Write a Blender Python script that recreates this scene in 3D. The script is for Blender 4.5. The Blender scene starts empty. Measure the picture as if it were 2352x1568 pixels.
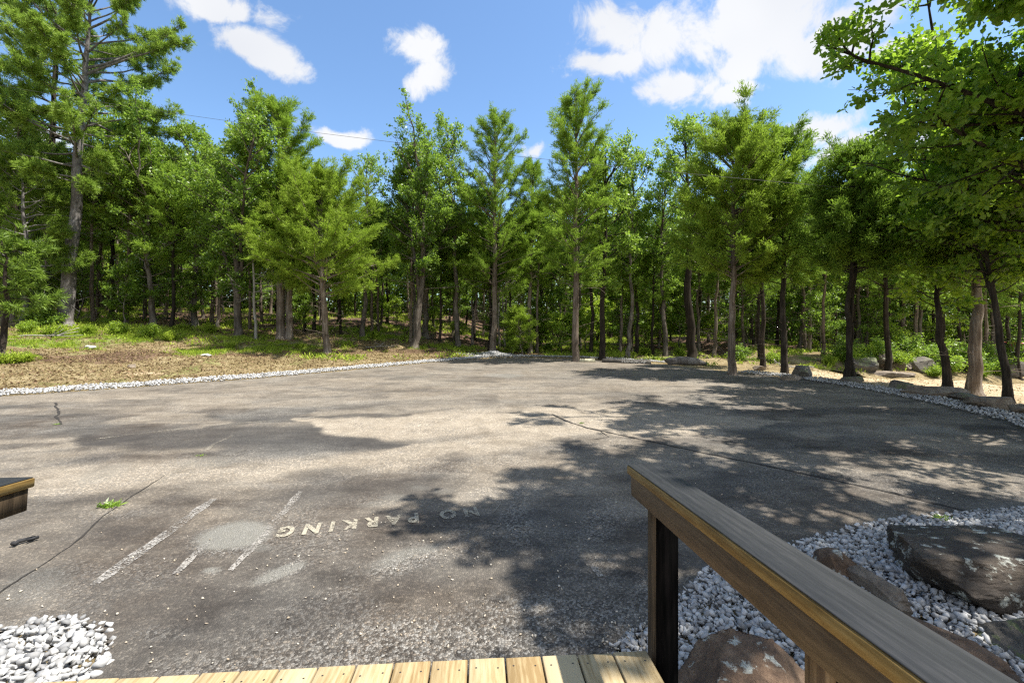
import bpy, math, random
import numpy as np
from mathutils import noise as mnoise, Vector

# ------------------------------------------------------------------ basics
scene = bpy.context.scene
COL = scene.collection
H0 = 2.0            # eye height above the asphalt
FPX = 1045.0        # focal length in units of a 2352 wide picture
HY = 735.0          # horizon row in the same units
PI = math.pi
R = math.radians

def tag(o, label=None, cat=None, group=None, kind=None):
    if label: o['label'] = label
    if cat: o['category'] = cat
    if group: o['group'] = group
    if kind: o['kind'] = kind
    return o

def empty(name, loc, rz=0.0):
    o = bpy.data.objects.new(name, None)
    COL.objects.link(o)
    o.location = loc
    o.rotation_euler = (0, 0, rz)
    o.empty_display_size = 0.2
    return o

def link_mesh(name, me, parent=None, loc=None):
    o = bpy.data.objects.new(name, me)
    COL.objects.link(o)
    if loc is not None: o.location = loc
    if parent is not None: o.parent = parent
    return o

def np_mesh(name, V, faces_list, mat=None, smooth=False):
    """faces_list: list of int arrays (n,k), mixed k allowed."""
    me = bpy.data.meshes.new(name)
    V = np.asarray(V, dtype=np.float32)
    fl = [np.asarray(f, dtype=np.int32) for f in faces_list if len(f)]
    loops = np.concatenate([f.ravel() for f in fl])
    totals = np.concatenate([np.full(len(f), f.shape[1], dtype=np.int32) for f in fl])
    starts = np.concatenate([[0], np.cumsum(totals)[:-1]]).astype(np.int32)
    me.vertices.add(len(V)); me.vertices.foreach_set('co', V.ravel())
    me.loops.add(len(loops)); me.loops.foreach_set('vertex_index', loops)
    me.polygons.add(len(totals))
    me.polygons.foreach_set('loop_start', starts)
    me.polygons.foreach_set('loop_total', totals)
    if smooth:
        me.polygons.foreach_set('use_smooth', np.ones(len(totals), dtype=bool))
    me.update(calc_edges=True)
    if mat: me.materials.append(mat)
    return me

def smooth01(a, b, x):
    t = np.clip((np.asarray(x, dtype=float) - a) / (b - a), 0, 1)
    return t * t * (3 - 2 * t)

# value noise, vectorised
_rs = np.random.RandomState(7)
_perm = _rs.rand(256, 256)
def vnoise(x, y):
    xi = np.floor(x).astype(int); yi = np.floor(y).astype(int)
    fx = x - xi; fy = y - yi
    fx = fx * fx * (3 - 2 * fx); fy = fy * fy * (3 - 2 * fy)
    a = _perm[xi & 255, yi & 255]; b = _perm[(xi + 1) & 255, yi & 255]
    c = _perm[xi & 255, (yi + 1) & 255]; d = _perm[(xi + 1) & 255, (yi + 1) & 255]
    return (a * (1 - fx) + b * fx) * (1 - fy) + (c * (1 - fx) + d * fx) * fy
def fbm(x, y, o=4):
    s = 0; a = .5; t = 0
    for i in range(o):
        s = s + a * vnoise(x * 2 ** i + 17.3 * i, y * 2 ** i + 5.1 * i); t += a; a *= .5
    return s / t

# ------------------------------------------------------------------ ground layout
def g0(px, py):
    z = H0 * FPX / (py - HY)
    return ((px - 1176) / FPX * z, z)

LEFT_EDGE = [(-16.5, 9.2), (-13.4, 12.0), (-11.3, 13.5), (-8.7, 15.7), (-5.3, 19.7), (-2.6, 22.8), (-1.0, 23.8)]
FAR_EDGE = [(.6, 24.4), (3.4, 23.6), (5.2, 21.9), (6.9, 20.6)]
RIGHT_EDGE = [(8.8, 17.4), (10.0, 15.3), (10.4, 13.0), (10.3, 10.8), (10.0, 8.9), (8.6, 6.4), (6.9, 5.1)]
BED_EDGE = [(5.35, 4.75), (4.85, 4.7), (3.75, 4.5), (3.1, 4.25), (2.5, 4.02), (2.0, 3.85), (1.6, 3.6), (1.25, 3.25), (1.0, 3.0), (.66, 2.76), (.5, 2.3), (.45, 1.0), (.4, -3)]
PATCH_EDGE = [(-2.45, -3), (-2.35, 2.35), (-2.42, 2.55), (-2.57, 2.80), (-2.72, 2.92), (-3.03, 3.02), (-3.35, 2.86), (-3.9, 2.7), (-4.6, 1.5), (-16.5, 1.0)]
ASPH = np.array(LEFT_EDGE + FAR_EDGE + RIGHT_EDGE + BED_EDGE + PATCH_EDGE)

def inside(poly, x, y):
    x = np.asarray(x, float); y = np.asarray(y, float)
    r = np.zeros(x.shape, bool)
    n = len(poly)
    for i in range(n):
        x1, y1 = poly[i]; x2, y2 = poly[(i + 1) % n]
        if y1 == y2: continue
        c = ((y1 > y) != (y2 > y)) & (x < (x2 - x1) * (y - y1) / (y2 - y1) + x1)
        r ^= c
    return r
def dist_poly(poly, x, y, closed=True):
    x = np.asarray(x, float); y = np.asarray(y, float)
    best = np.full(x.shape, 1e9)
    n = len(poly)
    for i in range(n if closed else n - 1):
        x1, y1 = poly[i]; x2, y2 = poly[(i + 1) % n]
        dx, dy = x2 - x1, y2 - y1
        L = dx * dx + dy * dy + 1e-12
        t = np.clip(((x - x1) * dx + (y - y1) * dy) / L, 0, 1)
        best = np.minimum(best, np.hypot(x - x1 - t * dx, y - y1 - t * dy))
    return best

def hgt(x, y):
    x = np.asarray(x, float); y = np.asarray(y, float)
    u = (x + 13.4) * -.71 + (y - 12.0) * .704
    rise = .155 * np.clip(u - 1.0, 0, None)
    rise = 3.2 * (1 - np.exp(-rise / 3.2)) + 0 * rise
    rise = rise * 1.12 * smooth01(3, -7, x) + .25 * smooth01(24, 34, y)
    # falls away gently to the creek on the right
    dr = np.clip(x - 10.6, 0, None) * smooth01(6, 11, y)
    fall = -.065 * np.clip(dr - .4, 0, 22)
    s = np.where(inside(ASPH, x, y), -1.0, 1.0) * dist_poly(ASPH, x, y)
    base = np.where(s < 0, -.035, -.035 + .015 * smooth01(0, .15, s))
    n1 = (fbm(x * .5, y * .5, 4) - .5) * .34 * smooth01(.8, 4, s)
    n2 = (fbm(x * 2.1 + 9, y * 2.1, 3) - .5) * .14 * smooth01(.7, 2, s)
    # creek channel
    cy = 20.0 + (x - 16) * .22 + np.sin(x * .5) * .4
    ch = -.45 * np.exp(-((y - cy) / 1.1) ** 2) * smooth01(13, 16, x)
    bank = .55 * smooth01(.8, 3.5, y - cy) * smooth01(12, 15, x)
    return base + rise + fall + n1 + n2 + ch + bank

def hz(x, y):
    return float(hgt(np.array([x]), np.array([y]))[0])

def gt(px, py):
    """pixel of the photograph's ground -> point on the terrain"""
    zs = np.geomspace(1.5, 90, 1600)
    xs = (px - 1176) / FPX * zs
    ray = H0 - (py - HY) / FPX * zs
    h = hgt(xs, zs)
    k = np.argmax(ray < h)
    if ray[k] >= h[k]: k = len(zs) - 1
    return float(xs[k]), float(zs[k]), float(h[k])

# ------------------------------------------------------------------ materials
def new_mat(name):
    m = bpy.data.materials.new(name); m.use_nodes = True
    nt = m.node_tree
    for n in list(nt.nodes): nt.nodes.remove(n)
    out = nt.nodes.new('ShaderNodeOutputMaterial')
    return m, nt, out
def nd(nt, t, **kw):
    n = nt.nodes.new(t)
    for k, v in kw.items():
        if k in n.inputs: n.inputs[k].default_value = v
        else: setattr(n, k, v)
    return n
def lk(nt, a, b): nt.links.new(a, b)
def ramp(nt, fac, stops, interp='LINEAR'):
    r = nt.nodes.new('ShaderNodeValToRGB'); r.color_ramp.interpolation = interp
    e = r.color_ramp.elements
    while len(e) < len(stops): e.new(.5)
    for i, (p, c) in enumerate(stops):
        e[i].position = p; e[i].color = (c[0], c[1], c[2], 1)
    if fac is not None: lk(nt, fac, r.inputs[0])
    return r
def mixc(nt, fac, a, b, mode='MIX'):
    m = nt.nodes.new('ShaderNodeMix'); m.data_type = 'RGBA'; m.blend_type = mode
    for s, v in ((m.inputs[0], fac), (m.inputs[6], a), (m.inputs[7], b)):
        if isinstance(v, (int, float)): s.default_value = v
        elif isinstance(v, tuple): s.default_value = (v[0], v[1], v[2], 1)
        else: lk(nt, v, s)
    return m.outputs[2]
def maths(nt, op, a, b=None, clamp=False):
    m = nt.nodes.new('ShaderNodeMath'); m.operation = op; m.use_clamp = clamp
    for s, v in ((m.inputs[0], a), (m.inputs[1], b)):
        if v is None: continue
        if isinstance(v, (int, float)): s.default_value = v
        else: lk(nt, v, s)
    return m.outputs[0]
def noise(nt, vec, scale, detail=4, rough=.55, dist=0.0):
    n = nd(nt, 'ShaderNodeTexNoise'); n.inputs['Scale'].default_value = scale
    n.inputs['Detail'].default_value = detail; n.inputs['Roughness'].default_value = rough
    n.inputs['Distortion'].default_value = dist
    if vec is not None: lk(nt, vec, n.inputs['Vector'])
    return n
def bump(nt, h, strength, dist):
    b = nd(nt, 'ShaderNodeBump'); b.inputs['Strength'].default_value = strength
    b.inputs['Distance'].default_value = dist; lk(nt, h, b.inputs['Height'])
    return b.outputs[0]

def leaf_mat(name, c_dark, c_mid, c_light, trans=.38, rough=.45, spec=.35, tcol=(.22, .34, .03)):
    m, nt, out = new_mat(name)
    geo = nd(nt, 'ShaderNodeNewGeometry'); oi = nd(nt, 'ShaderNodeObjectInfo')
    tc = nd(nt, 'ShaderNodeTexCoord')
    isl = geo.outputs['Random Per Island']
    clump = noise(nt, tc.outputs['Object'], .55, 2)
    f = maths(nt, 'ADD', maths(nt, 'MULTIPLY', isl, .55), maths(nt, 'MULTIPLY', clump.outputs[0], .5))
    f = maths(nt, 'ADD', f, maths(nt, 'MULTIPLY', maths(nt, 'SUBTRACT', oi.outputs['Random'], .5), .42))
    col = ramp(nt, f, [(.15, c_dark), (.5, c_mid), (.9, c_light)]).outputs[0]
    p = nd(nt, 'ShaderNodeBsdfPrincipled'); p.inputs['Roughness'].default_value = rough
    p.inputs['Specular IOR Level'].default_value = spec
    lk(nt, col, p.inputs['Base Color'])
    t = nd(nt, 'ShaderNodeBsdfTranslucent')
    lk(nt, mixc(nt, .6, col, tuple(min(1, q * 1.35) for q in tcol)), t.inputs[0])
    mx = nd(nt, 'ShaderNodeMixShader'); mx.inputs[0].default_value = trans
    lk(nt, p.outputs[0], mx.inputs[1]); lk(nt, t.outputs[0], mx.inputs[2]); lk(nt, mx.outputs[0], out.inputs[0])
    return m

def bark_mat(name, c1, c2, c3, zs=.18, sc=9.0, strength=.9):
    m, nt, out = new_mat(name)
    tc = nd(nt, 'ShaderNodeTexCoord'); oi = nd(nt, 'ShaderNodeObjectInfo')
    mp = nd(nt, 'ShaderNodeMapping'); mp.inputs['Scale'].default_value = (1, 1, zs)
    lk(nt, tc.outputs['Object'], mp.inputs['Vector'])
    n1 = noise(nt, mp.outputs[0], sc, 6, .65, .3)
    n2 = noise(nt, tc.outputs['Object'], 1.6, 4)
    f = maths(nt, 'ADD', maths(nt, 'MULTIPLY', n1.outputs[0], .75), maths(nt, 'MULTIPLY', n2.outputs[0], .4))
    f = maths(nt, 'ADD', f, maths(nt, 'MULTIPLY', maths(nt, 'SUBTRACT', oi.outputs['Random'], .5), .12))
    col = ramp(nt, f, [(.38, c1), (.58, c2), (.76, c3)]).outputs[0]
    p = nd(nt, 'ShaderNodeBsdfPrincipled'); p.inputs['Roughness'].default_value = .9
    p.inputs['Specular IOR Level'].default_value = .15
    lk(nt, col, p.inputs['Base Color'])
    lk(nt, bump(nt, n1.outputs[0], strength, .03), p.inputs['Normal'])
    lk(nt, p.outputs[0], out.inputs[0])
    return m

M = {}
M['oak'] = leaf_mat('oak_leaf', (.07, .13, .02), (.165, .28, .036), (.31, .44, .08), .47, .4, .5, (.26, .40, .04))
M['oak_near'] = leaf_mat('oak_leaf_near', (.06, .11, .017), (.135, .24, .026), (.24, .38, .045), .52, .42, .4, (.30, .46, .03))
M['cedar'] = leaf_mat('cedar_spray', (.07, .13, .022), (.165, .265, .032), (.29, .41, .042), .44, .6, .2, (.22, .36, .04))
M['cedar_light'] = leaf_mat('cedar_spray_light', (.12, .18, .026), (.22, .32, .033), (.32, .43, .05), .42, .6, .2, (.26, .40, .04))
M['pine'] = leaf_mat('pine_needle', (.085, .14, .024), (.18, .28, .036), (.29, .41, .06), .4, .5, .3, (.24, .38, .05))
M['lime'] = leaf_mat('young_leaf', (.13, .22, .025), (.23, .36, .04), (.36, .48, .07), .42, .45, .3, (.42, .55, .05))
M['dry'] = leaf_mat('dead_twig_leaf', (.10, .08, .055), (.20, .17, .13), (.32, .28, .23), .15, .8, .1, (.3, .25, .18))
M['wood_mass'] = leaf_mat('far_foliage', (.035, .07, .015), (.075, .14, .022), (.15, .24, .04), .35, .6, .2)
M['grass'] = leaf_mat('grass_blade', (.15, .22, .02), (.27, .37, .035), (.42, .50, .07), .35, .6, .2, (.35, .5, .05))
M['straw'] = leaf_mat('dry_grass_blade', (.16, .12, .055), (.30, .24, .12), (.42, .36, .2), .15, .8, .1, (.35, .3, .12))
M['litter'] = leaf_mat('fallen_leaf', (.09, .055, .03), (.2, .13, .075), (.36, .27, .17), .1, .8, .15, (.3, .2, .1))
M['bark_oak'] = bark_mat('oak_bark', (.045, .038, .03), (.13, .11, .09), (.27, .25, .215))
M['bark_cedar'] = bark_mat('cedar_bark', (.05, .036, .026), (.17, .135, .105), (.33, .29, .245), .08, 16)
M['bark_dark'] = bark_mat('dark_bark', (.012, .010, .008), (.035, .028, .021), (.085, .07, .055), .1, 14)
M['bark_pine'] = bark_mat('pine_bark', (.06, .053, .05), (.17, .158, .15), (.35, .335, .325), .45, 9)
M['bark_dead'] = bark_mat('bare_grey_branch', (.16, .14, .12), (.30, .28, .25), (.46, .44, .40), .15, 12)

# ---- asphalt
def asphalt_mat():
    m, nt, out = new_mat('worn_asphalt')
    tc = nd(nt, 'ShaderNodeTexCoord'); P = tc.outputs['Object']
    at = nd(nt, 'ShaderNodeAttribute'); at.attribute_name = 'stain_and_light'
    sep = nd(nt, 'ShaderNodeSeparateColor'); lk(nt, at.outputs['Color'], sep.inputs[0])
    vor = nd(nt, 'ShaderNodeTexVoronoi'); vor.inputs['Scale'].default_value = 62; lk(nt, P, vor.inputs['Vector'])
    vorE = nd(nt, 'ShaderNodeTexVoronoi'); vorE.inputs['Scale'].default_value = 62; lk(nt, P, vorE.inputs['Vector']); vorE.feature = 'DISTANCE_TO_EDGE'
    sepv = nd(nt, 'ShaderNodeSeparateColor'); lk(nt, vor.outputs['Color'], sepv.inputs[0])
    n_big = noise(nt, P, .55, 6, .6, .4)
    n_mid = noise(nt, P, 2.6, 6, .7, .6)
    n_fine = noise(nt, P, 38, 4, .7)
    mpd = nd(nt, 'ShaderNodeMapping'); mpd.inputs['Rotation'].default_value = (0, 0, R(-14)); mpd.inputs['Scale'].default_value = (.35, 1.6, 1)
    lk(nt, P, mpd.inputs['Vector'])
    n_str = noise(nt, mpd.outputs[0], 1.5, 6, .7, .5)
    f = maths(nt, 'ADD', maths(nt, 'MULTIPLY', n_big.outputs[0], .4), maths(nt, 'MULTIPLY', n_mid.outputs[0], .3))
    f = maths(nt, 'ADD', f, maths(nt, 'MULTIPLY', n_str.outputs[0], .4))
    base = ramp(nt, f, [(.42, (.043, .035, .028)), (.52, (.092, .078, .064)), (.63, (.155, .138, .116))]).outputs[0]
    grey = ramp(nt, f, [(.42, (.043, .040, .037)), (.62, (.148, .142, .129))]).outputs[0]
    n_hue = noise(nt, P, .35, 3)
    base = mixc(nt, ramp(nt, n_hue.outputs[0], [(.42, (0, 0, 0)), (.62, (1, 1, 1))]).outputs[0], base, grey)
    sand = ramp(nt, n_mid.outputs[0], [(.3, (.24, .205, .158)), (.7, (.38, .335, .27))]).outputs[0]
    sf = maths(nt, 'MULTIPLY', sep.outputs[0], maths(nt, 'ADD', .55, maths(nt, 'MULTIPLY', n_str.outputs[0], 1.1)), True)
    col = mixc(nt, sf, base, sand)
    # exposed aggregate
    agg = ramp(nt, sepv.outputs[0], [(.0, (.35, .35, .35)), (.6, (.8, .78, .76)), (.86, (1.5, 1.45, 1.38)), (1, (2.6, 2.5, 2.35))]).outputs[0]
    col = mixc(nt, maths(nt, 'ADD', .35, maths(nt, 'MULTIPLY', sep.outputs[1], .6), True), col, agg, 'MULTIPLY')
    pale = maths(nt, 'MULTIPLY', sep.outputs[1], maths(nt, 'POWER', sepv.outputs[1], 2.2))
    col = mixc(nt, maths(nt, 'MULTIPLY', pale, .95), col, (.36, .345, .315))
    gapf = ramp(nt, vorE.outputs['Distance'], [(.0, (.25, .25, .25)), (.10, (1, 1, 1))]).outputs[0]
    col = mixc(nt, maths(nt, 'ADD', .25, maths(nt, 'MULTIPLY', sep.outputs[1], .75), True), col, gapf, 'MULTIPLY')
    dk = maths(nt, 'MULTIPLY', sep.outputs[2], .72)
    col = mixc(nt, dk, col, (.034, .033, .033))
    pf = maths(nt, 'MULTIPLY', at.outputs['Alpha'], maths(nt, 'ADD', .35, maths(nt, 'MULTIPLY', n_fine.outputs[0], .9)), True)
    pcol = mixc(nt, .6, (.225, .22, .195), gapf, 'MULTIPLY')
    col = mixc(nt, pf, col, pcol)
    p = nd(nt, 'ShaderNodeBsdfPrincipled'); p.inputs['Roughness'].default_value = .88
    p.inputs['Specular IOR Level'].default_value = .25
    lk(nt, col, p.inputs['Base Color'])
    hh = maths(nt, 'ADD', maths(nt, 'MULTIPLY', maths(nt, 'MINIMUM', vorE.outputs['Distance'], .3), 1.6), maths(nt, 'MULTIPLY', n_fine.outputs[0], .5))
    hh = maths(nt, 'ADD', hh, maths(nt, 'MULTIPLY', n_mid.outputs[0], .8))
    lk(nt, bump(nt, hh, .85, .011), p.inputs['Normal'])
    lk(nt, p.outputs[0], out.inputs[0])
    return m
M['asphalt'] = asphalt_mat()

def soil_mat():
    m, nt, out = new_mat('soil_and_leaf_litter')
    tc = nd(nt, 'ShaderNodeTexCoord'); P = tc.outputs['Object']
    at = nd(nt, 'ShaderNodeAttribute'); at.attribute_name = 'cover'
    sep = nd(nt, 'ShaderNodeSeparateColor'); lk(nt, at.outputs['Color'], sep.inputs[0])
    n1 = noise(nt, P, 1.1, 8, .68, .5); n2 = noise(nt, P, 7, 6, .7, .5); n3 = noise(nt, P, 30, 4, .7)
    f = maths(nt, 'ADD', maths(nt, 'MULTIPLY', n1.outputs[0], .5), maths(nt, 'MULTIPLY', n2.outputs[0], .5))
    straw = ramp(nt, f, [(.36, (.13, .095, .05)), (.5, (.235, .185, .10)), (.64, (.38, .32, .20))]).outputs[0]
    dirt = ramp(nt, f, [(.36, (.06, .037, .026)), (.5, (.125, .08, .056)), (.66, (.24, .165, .12))]).outputs[0]
    green = ramp(nt, f, [(.36, (.06, .10, .02)), (.6, (.17, .22, .05))]).outputs[0]
    sandy = ramp(nt, f, [(.36, (.34, .26, .16)), (.6, (.55, .44, .30))]).outputs[0]
    rag = maths(nt, 'SUBTRACT', n2.outputs[0], .5)
    def w(s): return maths(nt, 'MULTIPLY', maths(nt, 'SUBTRACT', maths(nt, 'ADD', s, maths(nt, 'MULTIPLY', rag, 1.2)), .3), 2.4, True)
    col = mixc(nt, w(sep.outputs[0]), straw, green)
    col = mixc(nt, w(sep.outputs[1]), col, dirt)
    col = mixc(nt, w(sep.outputs[2]), col, sandy)
    p = nd(nt, 'ShaderNodeBsdfPrincipled'); p.inputs['Roughness'].default_value = .95
    p.inputs['Specular IOR Level'].default_value = .1
    lk(nt, col, p.inputs['Base Color'])
    lk(nt, bump(nt, maths(nt, 'ADD', n2.outputs[0], maths(nt, 'MULTIPLY', n3.outputs[0], .5)), 1.0, .06), p.inputs['Normal'])
    lk(nt, p.outputs[0], out.inputs[0])
    return m
M['soil'] = soil_mat()

def stone_mat(name, a, b, c):
    m, nt, out = new_mat(name)
    geo = nd(nt, 'ShaderNodeNewGeometry'); tc = nd(nt, 'ShaderNodeTexCoord')
    n = noise(nt, tc.outputs['Object'], 45, 4)
    f = maths(nt, 'ADD', maths(nt, 'MULTIPLY', geo.outputs['Random Per Island'], .75), maths(nt, 'MULTIPLY', n.outputs[0], .3))
    col = ramp(nt, f, [(.1, a), (.45, b), (.9, c)]).outputs[0]
    p = nd(nt, 'ShaderNodeBsdfPrincipled'); p.inputs['Roughness'].default_value = .8
    lk(nt, col, p.inputs['Base Color']); lk(nt, bump(nt, n.outputs[0], .3, .004), p.inputs['Normal'])
    lk(nt, p.outputs[0], out.inputs[0]); return m
M['limestone'] = stone_mat('white_limestone', (.16, .162, .164), (.33, .332, .332), (.52, .52, .51))
M['tan_chip'] = stone_mat('tan_stone_chip', (.3, .24, .17), (.45, .38, .29), (.6, .55, .46))

def rock_mat(name, c1, c2, c3, lichen=.5, moss=0.0):
    m, nt, out = new_mat(name)
    tc = nd(nt, 'ShaderNodeTexCoord'); P = tc.outputs['Object']
    mp = nd(nt, 'ShaderNodeMapping'); mp.inputs['Scale'].default_value = (1, 1, 1.5); mp.inputs['Rotation'].default_value = (.35, .25, 0)
    lk(nt, P, mp.inputs['Vector'])
    n1 = noise(nt, mp.outputs[0], 2.2, 9, .7, .5); n2 = noise(nt, P, 13, 9, .78); n3 = noise(nt, P, 3.4, 3, .5, .2)
    f = maths(nt, 'ADD', maths(nt, 'MULTIPLY', n1.outputs[0], .7), maths(nt, 'MULTIPLY', n2.outputs[0], .35))
    col = ramp(nt, f, [(.38, c1), (.52, c2), (.68, c3)]).outputs[0]
    # lichen: pale crusty flecks
    v = nd(nt, 'ShaderNodeTexVoronoi'); v.inputs['Scale'].default_value = 11; 
    dv = nd(nt, 'ShaderNodeMixRGB'); dv.inputs[0].default_value = .2; lk(nt, P, dv.inputs[1]); lk(nt, n2.outputs['Color'], dv.inputs[2]); lk(nt, dv.outputs[0], v.inputs['Vector'])
    spots = ramp(nt, v.outputs['Distance'], [(.20, (1, 1, 1)), (.36, (0, 0, 0))]).outputs[0]
    zone = maths(nt, 'GREATER_THAN', n3.outputs[0], 1 - .46 * lichen - .14)
    lf = maths(nt, 'MULTIPLY', spots, zone)
    col = mixc(nt, maths(nt, 'MULTIPLY', lf, .85), col, (.50, .52, .46))
    if moss:
        geo = nd(nt, 'ShaderNodeNewGeometry'); sx = nd(nt, 'ShaderNodeSeparateXYZ'); lk(nt, geo.outputs['Normal'], sx.inputs[0])
        mf = maths(nt, 'MULTIPLY', maths(nt, 'GREATER_THAN', sx.outputs[2], .5), maths(nt, 'GREATER_THAN', n1.outputs[0], .5))
        col = mixc(nt, maths(nt, 'MULTIPLY', mf, moss), col, (.12, .15, .05))
    p = nd(nt, 'ShaderNodeBsdfPrincipled'); p.inputs['Roughness'].default_value = .72
    lk(nt, col, p.inputs['Base Color'])
    nf = noise(nt, P, 45, 6, .75)
    lk(nt, bump(nt, maths(nt, 'ADD', f, maths(nt, 'MULTIPLY', nf.outputs[0], .35)), 1.0, .045), p.inputs['Normal'])
    lk(nt, p.outputs[0], out.inputs[0]); return m
M['rock_dark'] = rock_mat('dark_brown_sandstone', (.017, .013, .009), (.050, .037, .026), (.12, .095, .068), .85)
M['rock_red'] = rock_mat('reddish_sandstone', (.035, .022, .014), (.135, .082, .048), (.32, .23, .15), .8)
M['rock_tan'] = rock_mat('tan_sandstone', (.07, .052, .04), (.19, .15, .11), (.34, .29, .22), .3)
M['rock_grey'] = rock_mat('grey_mossy_sandstone', (.045, .04, .032), (.12, .105, .085), (.24, .215, .175), .3, .7)
M['rock_pale'] = rock_mat('pale_fieldstone', (.3, .29, .27), (.5, .49, .46), (.68, .67, .64), .2)

def wood_mat(name, c1, c2, c3, rough=.7, grain=22, axis='Y', stripes=1.0, spec=.3, tint=.5, knots=True, coat=0.0):
    """grain runs along the local Y axis of the part"""
    m, nt, out = new_mat(name)
    tc = nd(nt, 'ShaderNodeTexCoord'); oi = nd(nt, 'ShaderNodeObjectInfo')
    off = nd(nt, 'ShaderNodeVectorMath'); off.operation = 'ADD'
    cmb = nd(nt, 'ShaderNodeCombineXYZ')
    lk(nt, maths(nt, 'MULTIPLY', oi.outputs['Random'], 37.0), cmb.inputs[0]); lk(nt, maths(nt, 'MULTIPLY', oi.outputs['Random'], 91.0), cmb.inputs[1])
    lk(nt, tc.outputs['Object'], off.inputs[0]); lk(nt, cmb.outputs[0], off.inputs[1])
    mp = nd(nt, 'ShaderNodeMapping')
    sc = {'Y': (1, .075, 1), 'Z': (1, 1, .075)}[axis]
    mp.inputs['Scale'].default_value = sc
    lk(nt, off.outputs[0], mp.inputs['Vector'])
    n1 = noise(nt, mp.outputs[0], grain * 1.5, 5, .65, .8)
    mp2 = nd(nt, 'ShaderNodeMapping'); mp2.inputs['Scale'].default_value = tuple(.18 if s < 1 else 1 for s in sc)
    lk(nt, off.outputs[0], mp2.inputs['Vector'])
    n2 = noise(nt, mp2.outputs[0], 7, 3, .5, .6)
    w = nd(nt, 'ShaderNodeTexWave'); w.wave_type = 'BANDS'; w.bands_direction = 'X'; w.inputs['Scale'].default_value = 13
    w.inputs['Distortion'].default_value = 5.5; w.inputs['Detail'].default_value = 2.0; w.inputs['Detail Scale'].default_value = .9
    lk(nt, mp.outputs[0], w.inputs['Vector'])
    n4 = noise(nt, mp.outputs[0], grain * 6.0, 4, .7, .4)
    f = maths(nt, 'ADD', maths(nt, 'MULTIPLY', n1.outputs[0], .36), maths(nt, 'MULTIPLY', n4.outputs[0], .42))
    f = maths(nt, 'ADD', f, maths(nt, 'MULTIPLY', maths(nt, 'SUBTRACT', w.outputs[0], .5), .06 * stripes))
    f = maths(nt, 'ADD', f, maths(nt, 'MULTIPLY', n2.outputs[0], .3))
    f = maths(nt, 'ADD', f, maths(nt, 'MULTIPLY', maths(nt, 'SUBTRACT', oi.outputs['Random'], .5), .28 * tint))
    col = ramp(nt, f, [(.40, c1), (.52, c2), (.66, c3)]).outputs[0]
    if knots:
        v = nd(nt, 'ShaderNodeTexVoronoi'); v.inputs['Scale'].default_value = 3.1; lk(nt, off.outputs[0], v.inputs['Vector'])
        kf = ramp(nt, v.outputs['Distance'], [(.03, (1, 1, 1)), (.055, (.25, .25, .25)), (.09, (0, 0, 0))]).outputs[0]
        col = mixc(nt, kf, col, tuple(x * .38 for x in c1))
    p = nd(nt, 'ShaderNodeBsdfPrincipled'); p.inputs['Roughness'].default_value = rough
    p.inputs['Specular IOR Level'].default_value = spec
    lk(nt, col, p.inputs['Base Color'])
    lk(nt, bump(nt, n4.outputs[0], .35, .003), p.inputs['Normal'])
    lk(nt, p.outputs[0], out.inputs[0]); return m
M['deck'] = wood_mat('fresh_pine_board', (.27, .185, .085), (.40, .305, .165), (.51, .41, .25), .7, 16, tint=.8)
M['rail_brown'] = wood_mat('brown_stained_wood', (.028, .018, .010), (.065, .043, .024), (.12, .083, .048), .55, 26, tint=.2)
M['rail_amber'] = wood_mat('amber_bare_wood', (.09, .052, .012), (.17, .105, .028), (.28, .20, .075), .6, 22, tint=.2)
M['rail_top'] = wood_mat('dark_weathered_paint', (.016, .017, .019), (.023, .025, .027), (.040, .041, .043), .6, 24, stripes=1.2, spec=.3, tint=.1, knots=False)
M['post_brown'] = wood_mat('brown_post_wood', (.08, .045, .02), (.20, .125, .06), (.34, .23, .12), .6, 16, 'Z', tint=.3)
M['post_shade'] = wood_mat('black_shade_wood', (.0015, .0015, .0015), (.003, .003, .003), (.007, .006, .006), .9, 18, 'Z', spec=.02, tint=.1, knots=False)  # near-black colour standing for the shaded front of the posts
M['post_side'] = wood_mat('dark_brown_post_wood', (.02, .014, .009), (.05, .036, .023), (.11, .08, .05), .7, 20, 'Z', spec=.12, tint=.1)
M['log'] = bark_mat('weathered_log', (.07, .06, .052), (.17, .15, .135), (.32, .30, .28), .2, 8)

def plain(name, c, rough=.6, metal=0.0, nscale=20, var=.25):
    m, nt, out = new_mat(name)
    tc = nd(nt, 'ShaderNodeTexCoord'); n = noise(nt, tc.outputs['Object'], nscale, 5, .65)
    col = ramp(nt, n.outputs[0], [(.3, tuple(x * (1 - var) for x in c)), (.7, tuple(min(1, x * (1 + var)) for x in c))]).outputs[0]
    p = nd(nt, 'ShaderNodeBsdfPrincipled'); p.inputs['Roughness'].default_value = rough; p.inputs['Metallic'].default_value = metal
    lk(nt, col, p.inputs['Base Color']); lk(nt, p.outputs[0], out.inputs[0]); return m
M['screw'] = plain('screw_steel', (.08, .075, .07), .4, .6)
M['cable'] = plain('cable_sheath', (.05, .05, .05), .7)
M['crack'] = plain('crack_filler', (.022, .019, .016), .95, var=.5)
M['crack_pale'] = plain('sand_filled_crack', (.34, .29, .225), .95, var=.3, nscale=9)
M['red_paint'] = plain('red_tractor_paint', (.42, .05, .02), .4)
M['rubber'] = plain('black_rubber', (.02, .02, .022), .85)
M['grey_metal'] = plain('grey_metal', (.4, .4, .41), .45, .3)
M['dark_blue'] = plain('dark_blue_cloth', (.02, .022, .06), .7)
M['concrete'] = plain('weathered_concrete', (.25, .24, .2), .9, var=.4, nscale=8)
M['concrete_dark'] = plain('stained_concrete', (.075, .068, .058), .9, var=.5, nscale=8)
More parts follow.
